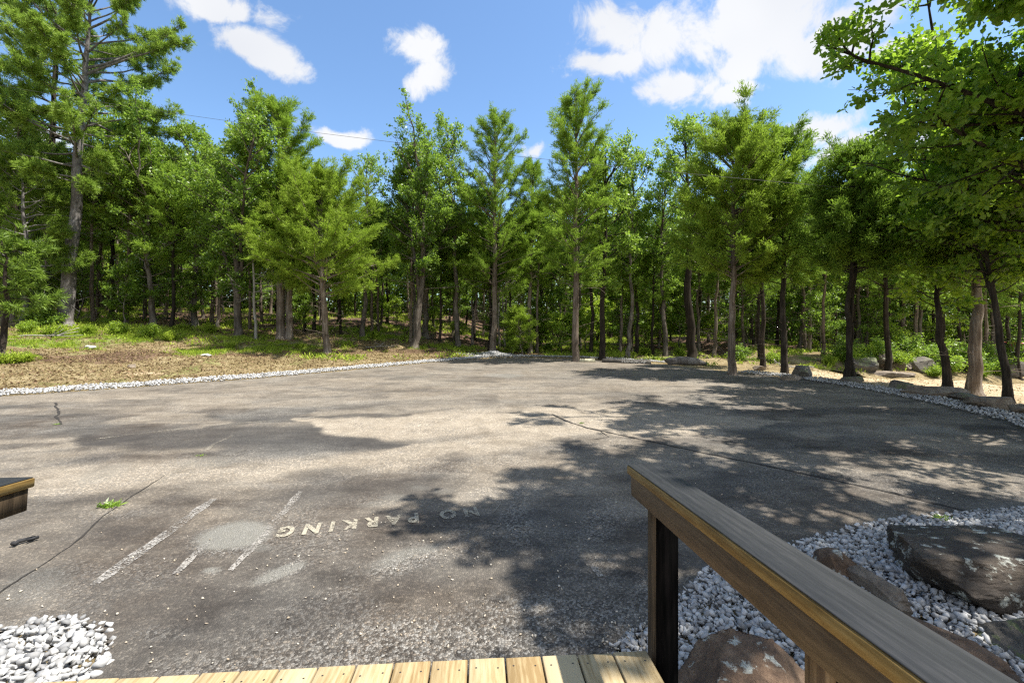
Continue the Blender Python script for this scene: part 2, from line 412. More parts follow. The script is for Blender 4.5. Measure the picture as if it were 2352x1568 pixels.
M['yellowish'] = plain('worn_cream_paint', (.42, .40, .28), .8, var=.4, nscale=9)
def paint_mat(name, c, keep, scale=26):
    m, nt, out = new_mat(name)
    tc = nd(nt, 'ShaderNodeTexCoord'); P = tc.outputs['Object']
    n = noise(nt, P, scale, 5, .75); nb = noise(nt, P, 2.3, 3)
    f = maths(nt, 'ADD', maths(nt, 'MULTIPLY', n.outputs[0], .7), maths(nt, 'MULTIPLY', nb.outputs[0], .35))
    a = ramp(nt, f, [(keep - .05, (1, 1, 1)), (keep + .05, (0, 0, 0))]).outputs[0]
    p = nd(nt, 'ShaderNodeBsdfPrincipled'); p.inputs['Roughness'].default_value = .8; p.inputs['Base Color'].default_value = (*c, 1)
    lk(nt, bump(nt, n.outputs[0], .4, .004), p.inputs['Normal'])
    tr = nd(nt, 'ShaderNodeBsdfTransparent'); mx = nd(nt, 'ShaderNodeMixShader')
    lk(nt, a, mx.inputs[0]); lk(nt, tr.outputs[0], mx.inputs[1]); lk(nt, p.outputs[0], mx.inputs[2]); lk(nt, mx.outputs[0], out.inputs[0])
    return m
M['paint_white'] = paint_mat('worn_white_paint', (.31, .295, .27), .50, 55)
M['paint_thin'] = paint_mat('faded_white_paint', (.34, .32, .29), .51, 60)
M['paint_cream'] = paint_mat('faded_cream_paint', (.34, .31, .24), .54, 60)
M['paint_tan'] = paint_mat('faint_tan_line', (.26, .235, .19), .48, 40)
def water_mat():
    m, nt, out = new_mat('creek_water')
    tc = nd(nt, 'ShaderNodeTexCoord'); n = noise(nt, tc.outputs['Object'], 3, 3)
    p = nd(nt, 'ShaderNodeBsdfPrincipled'); p.inputs['Roughness'].default_value = .08; p.inputs['Base Color'].default_value = (.03, .035, .015, 1)
    lk(nt, bump(nt, n.outputs[0], .15, .02), p.inputs['Normal']); lk(nt, p.outputs[0], out.inputs[0]); return m
M['water'] = water_mat()

# ------------------------------------------------------------------ geometry collectors
class MB:
    def __init__(s): s.V = []; s.F4 = []; s.F3 = []; s.n = 0
    def add(s, V, F4=None, F3=None):
        V = np.asarray(V, float)
        if F4 is not None and len(F4): s.F4.append(np.asarray(F4) + s.n)
        if F3 is not None and len(F3): s.F3.append(np.asarray(F3) + s.n)
        s.V.append(V); s.n += len(V)
    def tube(s, pts, rad, k=6, cap=True):
        pts = np.asarray(pts, float); m = len(pts); rad = np.broadcast_to(np.asarray(rad, float), (m,))
        T = np.gradient(pts, axis=0); T /= np.linalg.norm(T, axis=1)[:, None] + 1e-9
        ref = np.array([0, 0, 1.0]) if abs(T[0, 2]) < .8 else np.array([1.0, 0, 0])
        A = np.cross(T, ref); A /= np.linalg.norm(A, axis=1)[:, None] + 1e-9
        B = np.cross(T, A)
        an = np.arange(k) * 2 * PI / k
        V = pts[:, None, :] + rad[:, None, None] * (np.cos(an)[None, :, None] * A[:, None, :] + np.sin(an)[None, :, None] * B[:, None, :])
        V = V.reshape(-1, 3)
        i = np.arange(m - 1)[:, None] * k; j = np.arange(k)[None, :]; j2 = (j + 1) % k
        F = np.stack([i + j, i + j2, i + k + j2, i + k + j], -1).reshape(-1, 4)
        if cap:
            V = np.vstack([V, pts[-1:] + T[-1:] * rad[-1] * .5]); tip = len(V) - 1
            F3 = np.stack([(m - 1) * k + np.arange(k), (m - 1) * k + (np.arange(k) + 1) % k, np.full(k, tip)], -1)
        else: F3 = None
        s.add(V, F, F3)
    def box(s, c, d, rot=None, bev=0.0):
        x, y, z = np.array(d) / 2
        if bev:
            b = bev
            V = []
            for zz, q in ((-z, b), (-z + b, 0), (z - b, 0), (z, b)):
                xx, yy = x - q, y - q
                V += [(-xx, -yy + b * (q == 0) * 0, zz), (xx, -yy, zz), (xx, yy, zz), (-xx, yy, zz)]
            V = np.array(V, float)
            F = []
            for l in range(3):
                for a in range(4): F.append([l * 4 + a, l * 4 + (a + 1) % 4, l * 4 + 4 + (a + 1) % 4, l * 4 + 4 + a])
            F += [[3, 2, 1, 0], [12, 13, 14, 15]]
        else:
            V = np.array([(-x, -y, -z), (x, -y, -z), (x, y, -z), (-x, y, -z), (-x, -y, z), (x, -y, z), (x, y, z), (-x, y, z)], float)
            F = [[3, 2, 1, 0], [4, 5, 6, 7], [0, 1, 5, 4], [1, 2, 6, 5], [2, 3, 7, 6], [3, 0, 4, 7]]
        if rot is not None: V = V @ np.asarray(rot).T
        s.add(V + np.array(c), F)
    def mesh(s, name, mat, smooth=False):
        return np_mesh(name, np.vstack(s.V), [np.vstack(s.F4) if s.F4 else [], np.vstack(s.F3) if s.F3 else []], mat, smooth)
    def build(s, name, mat, parent=None, loc=None, smooth=False):
        return link_mesh(name, s.mesh(name, mat, smooth), parent, loc)

def unit(v): return v / (np.linalg.norm(v, axis=-1, keepdims=True) + 1e-9)

def leaf_mesh(name, P, D, L, W, rng, mat, up=.4, lobes=False, fold=.12):
    """P,D (n,3); L,W (n,)"""
    n = len(P)
    D = unit(D)
    N = rng.normal(size=(n, 3)); N[:, 2] += up * 2
    S = unit(np.cross(D, N)); U = np.cross(S, D)
    L = L[:, None]; W = W[:, None]
    if lobes:
        prof = [(0, .0), (.22, .34), (.42, .24), (.62, .5), (.86, .30), (1, 0)]
        pts = [(a, b) for a, b in prof] + [(a, -b) for a, b in prof[-2:0:-1]]
        V = np.stack([P + D * L * a + S * W * b * 1.1 + U * (abs(b) * fold * 2 - a * a * .12) * L for a, b in pts], 1).reshape(-1, 3)
        k = len(pts); F = np.arange(n * k).reshape(n, k)
    else:
        V = np.stack([P, P + D * L * .45 + S * W * .5 + U * fold * L, P + D * L, P + D * L * .55 - S * W * .5 + U * fold * L], 1).reshape(-1, 3)
        F = np.arange(n * 4).reshape(n, 4)
    return np_mesh(name, V, [F], mat)

# ------------------------------------------------------------------ trees
def prof_fn(profile):
    hs = np.array([p[0] for p in profile]); rs = np.array([p[1] for p in profile])
    return lambda t: np.interp(t, hs, rs)

def bent(p0, d0, L, n, rng, up=.15, wob=.12):
    d = np.array(d0, float); p = np.array(p0, float); out = [p.copy()]
    st = L / (n - 1)
    for i in range(n - 1):
        d = d + rng.normal(size=3) * wob + np.array([0, 0, up / n])
        d /= np.linalg.norm(d)
        p = p + d * st; out.append(p.copy())
    return np.array(out)

def at_path(path, t):
    n = len(path) - 1; x = t * n; i = min(int(x), n - 1); f = x - i
    return path[i] * (1 - f) + path[i + 1] * f

def trunk_path(H, rng, lean=(0, 0), wob=.05, n=16):
    t = np.linspace(0, 1, n)
    wx = np.cumsum(rng.normal(size=n)) * wob; wy = np.cumsum(rng.normal(size=n)) * wob
    wx = (wx - wx[0]); wy = (wy - wy[0])
    return np.stack([lean[0] * t + wx, lean[1] * t + wy, H * t], 1)

def trunk_rad(r0, t, tip=.12):
    return r0 * ((1 - t) ** .85 * (1 - tip) + tip) * (1 + .35 * np.exp(-t * 38))

def gen_tree(kind, H, Rc, hb, r0, seed, leaf_mat_, bark, profile=None, lean=(0, 0), dens=1.0, nl=None, dead=0, leaf_size=1.0,
             fork=0, bias=None, second=None, wob=None, lobes=False, twig_scale=1.0):
    """returns (trunk mesh, crown mesh)"""
    rng = np.random.RandomState(seed)
    wood = MB()
    if wob is None: wob = {'oak': .06, 'cedar': .04, 'pine': .05}[kind]
    tp = trunk_path(H * (.96 if kind != 'oak' else .9), rng, lean, wob)
    tt = np.linspace(0, 1, len(tp))
    b0 = tp[0]; tp2 = np.vstack([b0 - [0, 0, .4], b0, b0 + [0, 0, .14], b0 + [0, 0, .38], tp[1:]]); rr = np.concatenate([[r0 * 1.9, r0 * 1.6, r0 * 1.2, r0 * 1.04], trunk_rad(r0, tt)[1:]])
    wood.tube(tp2, rr, 10)
    stems = [(tp, r0, hb / H)]
    if second:
        dx, dy, sh, sr = second
        sp = trunk_path(H * sh, rng, (lean[0] + dx * .6, lean[1] + dy), wob); sp[:, 0] += dx
        wood.tube(np.vstack([sp[0] - [0, 0, .4], sp]), np.concatenate([[r0 * sr * 1.4], trunk_rad(r0 * sr, tt)]), 9)
        stems.append((sp, r0 * sr, hb / (H * sh)))
    if fork:
        for q in range(fork):
            a = rng.uniform(0, 2 * PI); b = at_path(tp, hb / H * .9)
            Lf = (H - b[2]) * rng.uniform(.7, .92)
            fp = bent(b, (math.cos(a) * .26, math.sin(a) * .26, 1), Lf, 9, rng, .25, .07)
            wood.tube(fp, r0 * .55 * (1 - np.linspace(0, .85, 9)), 7)
            stems.append((fp, r0 * .5, 0.12))
    pf = prof_fn(profile or {'oak': [(0, .55), (.25, .95), (.5, 1), (.75, .8), (.92, .5), (1, .25)],
                             'cedar': [(0, .55), (.15, .95), (.35, 1), (.6, .75), (.85, .38), (1, .06)],
                             'pine': [(0, .6), (.2, .9), (.45, 1), (.7, .8), (.9, .5), (1, .2)]}[kind])
    nl = nl or {'oak': 34, 'cedar': 84, 'pine': 46}[kind]
    LP, LD = [], []
    for si, (sp, sr, fb) in enumerate(stems):
        cnt = int(nl * (1 if si == 0 else .5))
        for i in range(cnt):
            t = min(1, (i + rng.uniform(0, 1)) / cnt)
            ft = fb + (1 - fb) * (t ** (.9 if kind == 'oak' else 1.0))
            b = at_path(sp, min(ft, 1.0))
            a = i * 2.39996 + rng.normal() * .5
            prad = Rc * pf(t) * rng.uniform(.62, 1.12) * (1 if si == 0 else .68)
            if bias is not None:   # (azimuth, strength)
                prad *= 1 + bias[1] * math.cos(a - bias[0])
            if kind == 'oak':
                el = R(8 + 52 * t + rng.normal() * 12); L = prad / max(.35, math.cos(el)) if t < .85 else prad * 1.3
            elif kind == 'cedar':
                el = R(14 + 40 * t + rng.normal() * 9); L = prad / max(.5, math.cos(el))
            else:
                el = R(-4 + 38 * t + rng.normal() * 9); L = prad / max(.5, math.cos(el))
            L = max(L, .35)
            d = np.array([math.cos(a) * math.cos(el), math.sin(a) * math.cos(el), math.sin(el)])
            n = 7
            path = bent(b, d, L, n, rng, {'oak': .35, 'cedar': .25, 'pine': .3}[kind], {'oak': .13, 'cedar': .07, 'pine': .09}[kind])
            lr = min(sr * .5, .014 + .013 * L) * (1 if kind != 'cedar' else .8)
            wood.tube(path, lr * (1 - np.linspace(0, .85, n)), 5, cap=False)
            local = dens * rng.choice([.45, .8, 1.0, 1.25])
            if kind == 'oak':
                ns = max(3, int(L * 2.3))
                for q in range(ns):
                    s = rng.uniform(.28, 1.0); c = at_path(path, s)
                    sa = rng.uniform(0, 2 * PI)
                    sd = unit(d + np.array([math.cos(sa), math.sin(sa), rng.uniform(-.25, .6)]) * .95)
                    sl = (.35 + .30 * L * (1.15 - s)) * rng.uniform(.7, 1.25)
                    sp2 = bent(c, sd, sl, 5, rng, .2, .18)
                    wood.tube(sp2, .3 * lr * (1 - np.linspace(0, .8, 5)), 3, cap=False)
                    ntw = max(2, int(round((2 + 3.2 * sl) * local)))
                    for w in range(ntw):
                        e = at_path(sp2, rng.uniform(.25, 1)); td = unit(sd + rng.normal(size=3) * .8)
                        m = rng.randint(12, 22)
                        u = rng.uniform(0, 1, m)
                        pos = e + td * (u[:, None] * .34 * twig_scale) + rng.normal(size=(m, 3)) * .075 * twig_scale
                        LP.append(pos); LD.append(td * .7 + rng.normal(size=(m, 3)) * .8 + [0, 0, -.15])
            elif kind == 'cedar':
                ntw = int((5 + 9 * L) * local)
                for w in range(ntw):
                    s = rng.uniform(.18, 1.0) ** .8; e = at_path(path, s)
                    td = unit(d * .9 + rng.normal(size=3) * .55 + [0, 0, .18])
                    tl = (.16 + .34 * (1 - .4 * s)) * rng.uniform(.6, 1.3) * twig_scale
                    m = int((40 if leaf_size < 1.3 else 26) * tl / .35)
                    u = rng.uniform(0, 1, m)
                    pos = e + td * (u[:, None] * tl) + rng.normal(size=(m, 3)) * (.055 * twig_scale) * np.array([1, 1, .6])
                    pos[:, 2] -= (u ** 2) * tl * .12
                    LP.append(pos); LD.append(td + rng.normal(size=(m, 3)) * .5)
            else:
                ntw = int((3 + 4.6 * L) * local)
                for w in range(ntw):
                    s = rng.uniform(.3, 1.0) ** .7; e = at_path(path, s)
                    td = unit(d * .8 + rng.normal(size=3) * .5 + [0, 0, .35])
                    tl = rng.uniform(.25, .6) * twig_scale
                    wood.tube(np.array([e, e + td * tl]), [.012, .006], 3, cap=False)
                    for q in range(rng.randint(2, 4)):
                        c = e + td * tl * rng.uniform(.5, 1.05) + rng.normal(size=3) * .08
                        m = 26
                        LP.append(c + rng.normal(size=(m, 3)) * .035); LD.append(td * .9 + rng.normal(size=(m, 3)) * .75)
    # bare dead twigs below the crown
    for i in range(dead):
        ft = rng.uniform(.12, 1.0) * hb / H * 1.15; b = at_path(tp, min(ft, 1)); a = rng.uniform(0, 2 * PI)
        L = rng.uniform(.3, 1.0) * Rc * .8; el = R(rng.uniform(-10, 25))
        d = np.array([math.cos(a) * math.cos(el), math.sin(a) * math.cos(el), math.sin(el)])
        pth = bent(b, d, L, 6, rng, .1, .14)
        wood.tube(pth, .014 * (1 - np.linspace(0, .8, 6)), 3, cap=False)
        for q in range(3):
            c = at_path(pth, rng.uniform(.3, .9))
            wood.tube(bent(c, unit(d + rng.normal(size=3) * .5), L * .35, 4, rng, 0, .15), .006, 3, cap=False)
    P = np.vstack(LP); D = np.vstack(LD); n = len(P)
    kz = H / np.percentile(P[:, 2], 99.85)
    P[:, 2] *= kz
    for v_ in wood.V: v_[:, 2] = np.where(v_[:, 2] > 0, v_[:, 2] * kz, v_[:, 2])
    if kind == 'oak':
        L = rng.uniform(.085, .16, n) * leaf_size; W = L * rng.uniform(.45, .65, n); up = .5
    elif kind == 'cedar':
        L = rng.uniform(.08, .15, n) * leaf_size; W = L * rng.uniform(.12, .21, n); up = .2
    else:
        L = rng.uniform(.14, .22, n) * leaf_size; W = np.full(n, .022) * leaf_size; up = 0
    crown = leaf_mesh('crown', P, D, L, W, rng, leaf_mat_, up, lobes, .12 if kind == 'oak' else .05)
    trunk = wood.mesh('trunk', bark, True)
    return trunk, crown

def place_tree(name, meshes, loc, label, cat, group=None, rz=0.0, sc=1.0):
    r = empty(name, loc, rz); r.scale = (sc, sc, sc)
    tag(r, label, cat, group)
    t = link_mesh('trunk', meshes[0], r); c = link_mesh('crown', meshes[1], r)
    return r

def copy_tree(src, loc, rz, sc, label=None, group=None):
    c = src.copy(); COL.objects.link(c); c.location = loc; c.rotation_euler = (0, 0, rz)
    c.scale = sc if isinstance(sc, tuple) else (sc, sc, sc)
    if label: c['label'] = label
    if group: c['group'] = group
    for ch in [o for o in src.children]:
        k = ch.copy(); COL.objects.link(k); k.parent = c
    return c

# (name, kind, px, py_base or None, Z or None, top py, half width px, crown base py, trunk px, leaf, bark, extra, label)
OAKP = [(0, .5), (.2, .85), (.45, 1), (.7, .85), (.88, .6), (1, .35)]
SPEC = [
 ('pine_tree', 'pine', 148, 748, None, -90, 195, 400, 29, 'pine', 'bark_pine', dict(profile=[(0, .65), (.15, .95), (.4, 1), (.6, 1), (.8, .8), (1, .35)], nl=66, lean=(1.0, 0), dead=8, dens=1.15), 'tall pine with a thick pale grey trunk, tallest tree at the left'),
 ('pine_tree', 'pine', 104, 712, 27, -40, 170, 420, 20, 'pine', 'bark_dark', dict(nl=46, lean=(0.3, 0), dead=8), 'pine with a thin dark trunk just left of and behind the tall pale trunked pine'),
 ('pine_tree', 'pine', 55, 752, None, 330, 110, 690, 13, 'pine', 'bark_pine', dict(profile=[(0, .6), (.3, 1), (.6, .85), (1, .15)], nl=52, twig_scale=.9), 'short bushy young pine at the far left in front of the pines'),
 ('pine_tree', 'pine', 2, 832, None, 520, 60, 700, 15, 'pine', 'bark_dark', dict(nl=16, dens=.7), 'sparse little pine with a dark trunk cut by the left picture edge'),
 ('oak_tree', 'oak', 448, 752, None, 255, 115, 690, 14, 'oak', 'bark_oak', dict(profile=OAKP, nl=46, fork=1), 'broadleaf tree with a crooked pale trunk right of the tall pine'),
 ('oak_tree', 'oak', 548, 772, None, 178, 118, 640, 17, 'oak', 'bark_oak', dict(profile=OAKP, nl=48, fork=2, dens=1.1), 'tallest oak left of centre with pale forked limbs'),
 ('cedar_tree', 'cedar', 646, 778, None, 222, 100, 640, 19, 'cedar', 'bark_cedar', dict(profile=[(0, .5), (.3, .8), (.55, 1), (.8, .75), (1, .15)], nl=110, second=(.45, .2, .7, .8), dead=14, dens=1.2), 'tall dense cedar with twin shaggy grey trunks behind the wide light green cedar'),
 ('cedar_tree', 'cedar', 752, 812, None, 372, 150, 672, 15, 'cedar_light', 'bark_cedar', dict(profile=[(0, .75), (.12, 1), (.35, .95), (.6, .7), (.85, .35), (1, .1)], nl=120, dead=16, dens=1.1), 'wide light green cedar with low spreading boughs left of centre'),
 ('oak_tree', 'oak', 832, 778, 27, 345, 70, 560, 11, 'oak', 'bark_oak', dict(nl=22, dens=.6), 'thin open oak showing sky between its boughs, right of the light green cedar'),
 ('oak_tree', 'oak', 952, 800, None, 226, 125, 625, 18, 'oak', 'bark_oak', dict(profile=[(0, .7), (.2, .95), (.45, 1), (.7, .8), (.9, .5), (1, .25)], nl=52, fork=1, lean=(.4, 0), dens=1.05), 'big round crowned oak at the centre left with a leaning flared trunk'),
 ('oak_tree', 'oak', 978, 785, 29, 300, 100, 600, 14, 'oak', 'bark_oak', dict(nl=30), 'oak with a straight pale trunk close behind the leaning flared oak'),
 ('cedar_tree', 'cedar', 1132, 812, None, 252, 112, 665, 15, 'cedar', 'bark_cedar', dict(profile=[(0, .8), (.2, 1), (.45, .9), (.7, .6), (.88, .4), (1, .12)], nl=92, dead=20, lean=(.3, 0)), 'tall cedar rising from a small mound of gravel near the centre'),
 ('cedar_tree', 'cedar', 1323, 832, None, 190, 92, 650, 16, 'cedar', 'bark_cedar', dict(profile=[(0, .55), (.15, .95), (.4, 1), (.6, .8), (.75, .8), (.87, .32), (1, .06)], nl=90, dead=18, dens=.95), 'pointed open cedar with the highest thin tip, on the far edge of the lot'),
 ('oak_tree', 'oak', 1383, 826, None, 312, 88, 640, 14, 'oak', 'bark_dark', dict(nl=44, profile=OAKP, wob=.03), 'leafy tree with a dark trunk just right of the pointed cedar'),
 ('oak_tree', 'oak', 1462, 815, 27, 420, 70, 640, 9, 'oak', 'bark_dark', dict(nl=22, dens=.8), 'small thin trunked oak behind the dark wheel stop'),
 ('oak_tree', 'oak', 1590, 823, None, 272, 85, 600, 20, 'oak', 'bark_dark', dict(profile=[(0, .7), (.3, 1), (.6, .8), (.8, .4), (1, .3)], nl=44, lean=(-.6, 0)), 'oak with a round ball of leaves at its top, by the log'),
 ('cedar_tree', 'cedar', 1682, 862, None, 230, 130, 620, 17, 'cedar_light', 'bark_cedar', dict(profile=[(0, .75), (.2, 1), (.45, 1), (.7, .85), (.88, .5), (1, .1)], nl=120, dead=22, dens=1.15), 'broad bright green cedar with a reddish scar on its pale trunk'),
 ('cedar_tree', 'cedar', 1802, 862, None, 285, 105, 640, 15, 'cedar', 'bark_dark', dict(nl=96, dead=16, profile=[(0, .75), (.2, 1), (.5, .9), (.8, .6), (1, .12)]), 'dark trunked cedar between the broad bright cedar and the double trunked cedar'),
 ('cedar_tree', 'cedar', 1945, 880, None, 322, 112, 610, 14, 'cedar', 'bark_dark', dict(nl=110, second=(.26, 0, .8, .9), dead=24, profile=[(0, .85), (.2, 1), (.45, .85), (.75, .55), (1, .1)]), 'cedar with a close pair of straight dark trunks at the edge of the lot'),
 ('cedar_tree', 'cedar', 2040, 838, 22, 360, 120, 660, 13, 'cedar', 'bark_dark', dict(nl=80, dead=14), 'cedar beyond the field right of the double trunked cedar'),
 ('oak_tree', 'oak', 1442, 818, 24.5, 335, 62, 640, 10, 'oak', 'bark_oak', dict(nl=36, profile=OAKP), 'grey trunked leafy oak right of the leafy dark trunked tree'),
 ('cedar_tree', 'cedar', 1218, 808, 27, 372, 62, 640, 11, 'cedar', 'bark_cedar', dict(nl=70, dead=10), 'slim cedar filling the gap left of the pointed open cedar'),
 ('oak_tree', 'oak', 1052, 800, 27.5, 262, 62, 600, 12, 'oak', 'bark_oak', dict(nl=36, profile=OAKP), 'slender tall oak between the round crowned oak and the mound cedar'),
 ('oak_tree', 'oak', 1528, 820, 25, 372, 66, 620, 11, 'oak', 'bark_oak', dict(nl=36, profile=OAKP), 'oak behind the long dark wheel stop, left of the log'),
 ('cedar_tree', 'cedar', 1752, 838, 19.5, 300, 66, 640, 11, 'cedar', 'bark_dark', dict(nl=76, dead=8), 'dark slim cedar right behind the broad bright green cedar'),
 ('oak_tree', 'oak', 352, 758, 25, 330, 100, 690, 13, 'oak', 'bark_oak', dict(nl=44, profile=OAKP), 'round leafy oak filling the gap right of the tall pine'),
 ('oak_tree', 'oak', 2176, 896, None, 350, 120, 620, 18, 'oak_near', 'bark_dark', dict(nl=34, dens=.8, lean=(-.3, .2), wob=.03), 'broadleaf tree with a smooth bent black trunk behind the flat rocks'),
 ('cedar_tree', 'cedar', 2236, 907, None, 300, 165, 590, 27, 'cedar', 'bark_cedar', dict(nl=104, dead=16, profile=[(0, .8), (.25, 1), (.6, .9), (1, .4)]), 'thick shaggy brown trunked cedar, second trunk from the right'),
 ('oak_tree', 'oak', 2314, 922, None, 300, 150, 620, 17, 'oak_near', 'bark_dark', dict(nl=36, dens=.8, lean=(-.35, .3), wob=.03, fork=1), 'black trunked tree forking low, in front of the red tractor'),
]
MEDIUM = []
for i, (nm, kind, px, py, Z, top, hw, cb, tw, lm, bm, ex, lab) in enumerate(SPEC):
    if Z is None: x, y, z = gt(px, py)
    else:
        y = Z; x = (px - 1176) / FPX * y; z = hz(x, y)
    y = min(y, 32); x = (px - 1176) / FPX * y; z = hz(x, y)
    zt = H0 + (HY - top) / FPX * y; zb = H0 + (HY - cb) / FPX * y
    H = zt - z; hb = max(.6, zb - z); Rc = hw / FPX * y; r0 = tw / FPX * y / 2 * 1.02
    ex = dict(ex)
    ex['dens'] = ex.get('dens', 1.0) * {'cedar': .95, 'pine': 1.8, 'oak': 1.0}[kind]; ex.setdefault('leaf_size', {'cedar': 1.2, 'pine': 1.25, 'oak': 1.12}[kind])
    me = gen_tree(kind, H, Rc, hb, r0, 100 + i, M[lm], M[bm], **ex)
    place_tree(nm, me, (x, y, z - .02), lab, nm.split('_')[0] + ' tree', 'large trees around the lot')

# the big oaks whose boughs hang in from the right
me = gen_tree('oak', 10.8, 5.0, 5.9, .26, 54, M['oak_near'], M['bark_dark'], profile=[(0, .9), (.3, 1), (.55, .8), (.8, .55), (1, .3)], nl=50, fork=1, dens=1.0, lobes=True, leaf_size=1.12, bias=(PI, .3))
place_tree('oak_tree', me, (13.4, 9.9, hz(13.4, 9.9)), 'big oak whose lower leafy boughs reach over the lot from the right', 'oak tree', 'large trees around the lot')
me3 = gen_tree('oak', 14.0, 4.0, 6.6, .28, 66, M['oak_near'], M['bark_dark'], profile=[(0, 1), (.3, 1), (.6, .85), (1, .45)], nl=44, dens=1.05, lobes=True, leaf_size=1.15, bias=(PI, .45), lean=(-1.4, -.2), wob=.03)
place_tree('oak_tree', me3, (12.6, 8.4, hz(12.6, 8.4)), 'tall oak at the right edge whose upper boughs fill the top right corner', 'oak tree', 'large trees around the lot')
me2 = gen_tree('oak', 12.2, 3.3, 7.6, .30, 57, M['oak_near'], M['bark_dark'], profile=[(0, .9), (.3, 1), (.6, .8), (1, .4)], nl=40, fork=0, dens=2.0, lobes=True, leaf_size=1.12, lean=(-3.2, .4), wob=.03)
DBG = [me[1], me2[1]]
place_tree('oak_tree', me2, (8.9, 3.3, hz(8.9, 3.3)), 'oak outside the right edge that shades the near asphalt', 'oak tree', 'large trees around the lot')

# ---- small bare trunks near the centre
def snag(px, py, h, seed, lab, lean=(0, 0), n=14, tw=.07):
    rng = np.random.RandomState(seed); w = MB()
    x, y, z = gt(px, py); y = min(y, 30); x = (px - 1176) / FPX * y; z = hz(x, y)
    tp = trunk_path(h, rng, lean, .03); w.tube(tp, tw * (1 - .7 * np.linspace(0, 1, len(tp))), 7)
    o = w.build('trunk', M['bark_dead'], None, None, True)
    r = empty('dead_tree', (x, y, z - .05)); o.parent = r; tag(r, lab, 'dead tree', 'bare dead trees in the woods')
    b = MB()
    for i in range(n):
        c = at_path(tp, rng.uniform(.25, 1)); a = rng.uniform(0, 2 * PI) if i % 2 else rng.normal() * .5
        d = unit(np.array([math.cos(a), math.sin(a), rng.uniform(-.1, .5)]))
        L = rng.uniform(.6, 1.9); pth = bent(c, d, L, 7, rng, -.1, .14); b.tube(pth, .02 * (1 - np.linspace(0, .8, 7)), 4)
        for q in range(4):
            b.tube(bent(at_path(pth, rng.uniform(.3, .95)), unit(d + rng.normal(size=3) * .5), L * .35, 4, rng, 0, .15), .008, 3)
    b.build('branches', M['bark_dead'], r, None, True)
    return r
snag(1148, 800, 5.5, 1, 'slim bare pale dead tree just right of the gravel mound cedar', n=10)
snag(1160, 800, 5.0, 2, 'dead tree whose long bare branches reach right near the centre', n=18)
snag(588, 778, 6.5, 3, 'thin bare grey dead tree left of the twin trunk cedar', n=10, tw=.08)
snag(655, 745, 8.2, 4, 'brown dead tree top mixed into the twin trunk cedar', n=22, tw=.06)

# ------------------------------------------------------------------ background woods
protos = {}
def proto(key, name, *a, **k):
    me = gen_tree(*a, **k)
    protos[key] = (name, me)
OS = 1.5
proto('c1', 'cedar_tree', 'cedar', 10.5, 1.5, 4.6, .11, 201, M['cedar'], M['bark_cedar'], nl=46, dead=26, dens=.8, leaf_size=OS)
proto('c2', 'cedar_tree', 'cedar', 9.0, 1.7, 3.4, .10, 202, M['cedar'], M['bark_dark'], nl=50, dead=26, dens=.8, leaf_size=OS)
proto('c3', 'cedar_tree', 'cedar', 11.5, 1.7, 5.4, .12, 203, M['cedar_light'], M['bark_cedar'], nl=48, dead=30, dens=.8, leaf_size=OS)
proto('o1', 'oak_tree', 'oak', 12.0, 2.3, 5.0, .13, 204, M['oak'], M['bark_dark'], nl=24, dens=.8, leaf_size=OS)
proto('o2', 'oak_tree', 'oak', 10.5, 2.2, 3.6, .11, 205, M['oak'], M['bark_oak'], nl=26, dens=.8, leaf_size=OS)
proto('o3', 'oak_tree', 'oak', 13.0, 2.2, 5.5, .14, 206, M['oak'], M['bark_dark'], nl=24, fork=1, dens=.8, leaf_size=OS)
proto('p1', 'pine_tree', 'pine', 14.5, 2.2, 7.0, .16, 207, M['pine'], M['bark_pine'], nl=26, dead=14, leaf_size=1.3)
proto('s1', 'sapling', 'oak', 3.6, 1.2, .9, .035, 208, M['lime'], M['bark_oak'], nl=20, dens=.9, leaf_size=1.2)
proto('s2', 'sapling', 'oak', 4.8, 1.3, 1.6, .045, 209, M['oak'], M['bark_oak'], nl=22, dens=.9, leaf_size=1.2)
proto('s3', 'sapling', 'cedar', 3.2, 1.0, .5, .04, 210, M['cedar_light'], M['bark_cedar'], nl=40, dens=.9, leaf_size=1.3)
firsts = {}
counts = {}
def bg(key, x, y, sc, rz, label, group):
    nm, me = protos[key]
    z = hz(x, y) - .05
    if key not in firsts:
        cat = {'cedar_tree': 'cedar tree', 'oak_tree': 'oak tree', 'pine_tree': 'pine tree', 'sapling': 'young tree'}[nm]
        firsts[key] = place_tree(nm, me, (x, y, z), label, cat, group, rz, 1.0)
        firsts[key].scale = sc
        return firsts[key]
    return copy_tree(firsts[key], (x, y, z), rz, sc, label, group)
rng = np.random.RandomState(11)
pts = []
def ok(x, y, d):
    return all((x - a) ** 2 + (y - b) ** 2 > d * d for a, b in pts)
def in_field(x, y):
    return x > 9.2 and y < 19.5 + (x - 10) * .35
WHERE = [('in the woods behind the left bank', 'left'), ('in the woods beyond the far edge', 'mid'), ('in the woods beyond the right creek', 'right')]
KL = {'c1': 'slim grey trunked cedar', 'c2': 'short dark trunked cedar', 'c3': 'light green tall slim cedar', 'o1': 'dark trunked broadleaf tree', 'o2': 'grey trunked low crowned broadleaf tree',
      'o3': 'tall forked broadleaf tree', 'p1': 'tall thin pine', 's1': 'lime green leafy sapling', 's2': 'mid green leafy sapling', 's3': 'low feathery young cedar'}
tries = 0
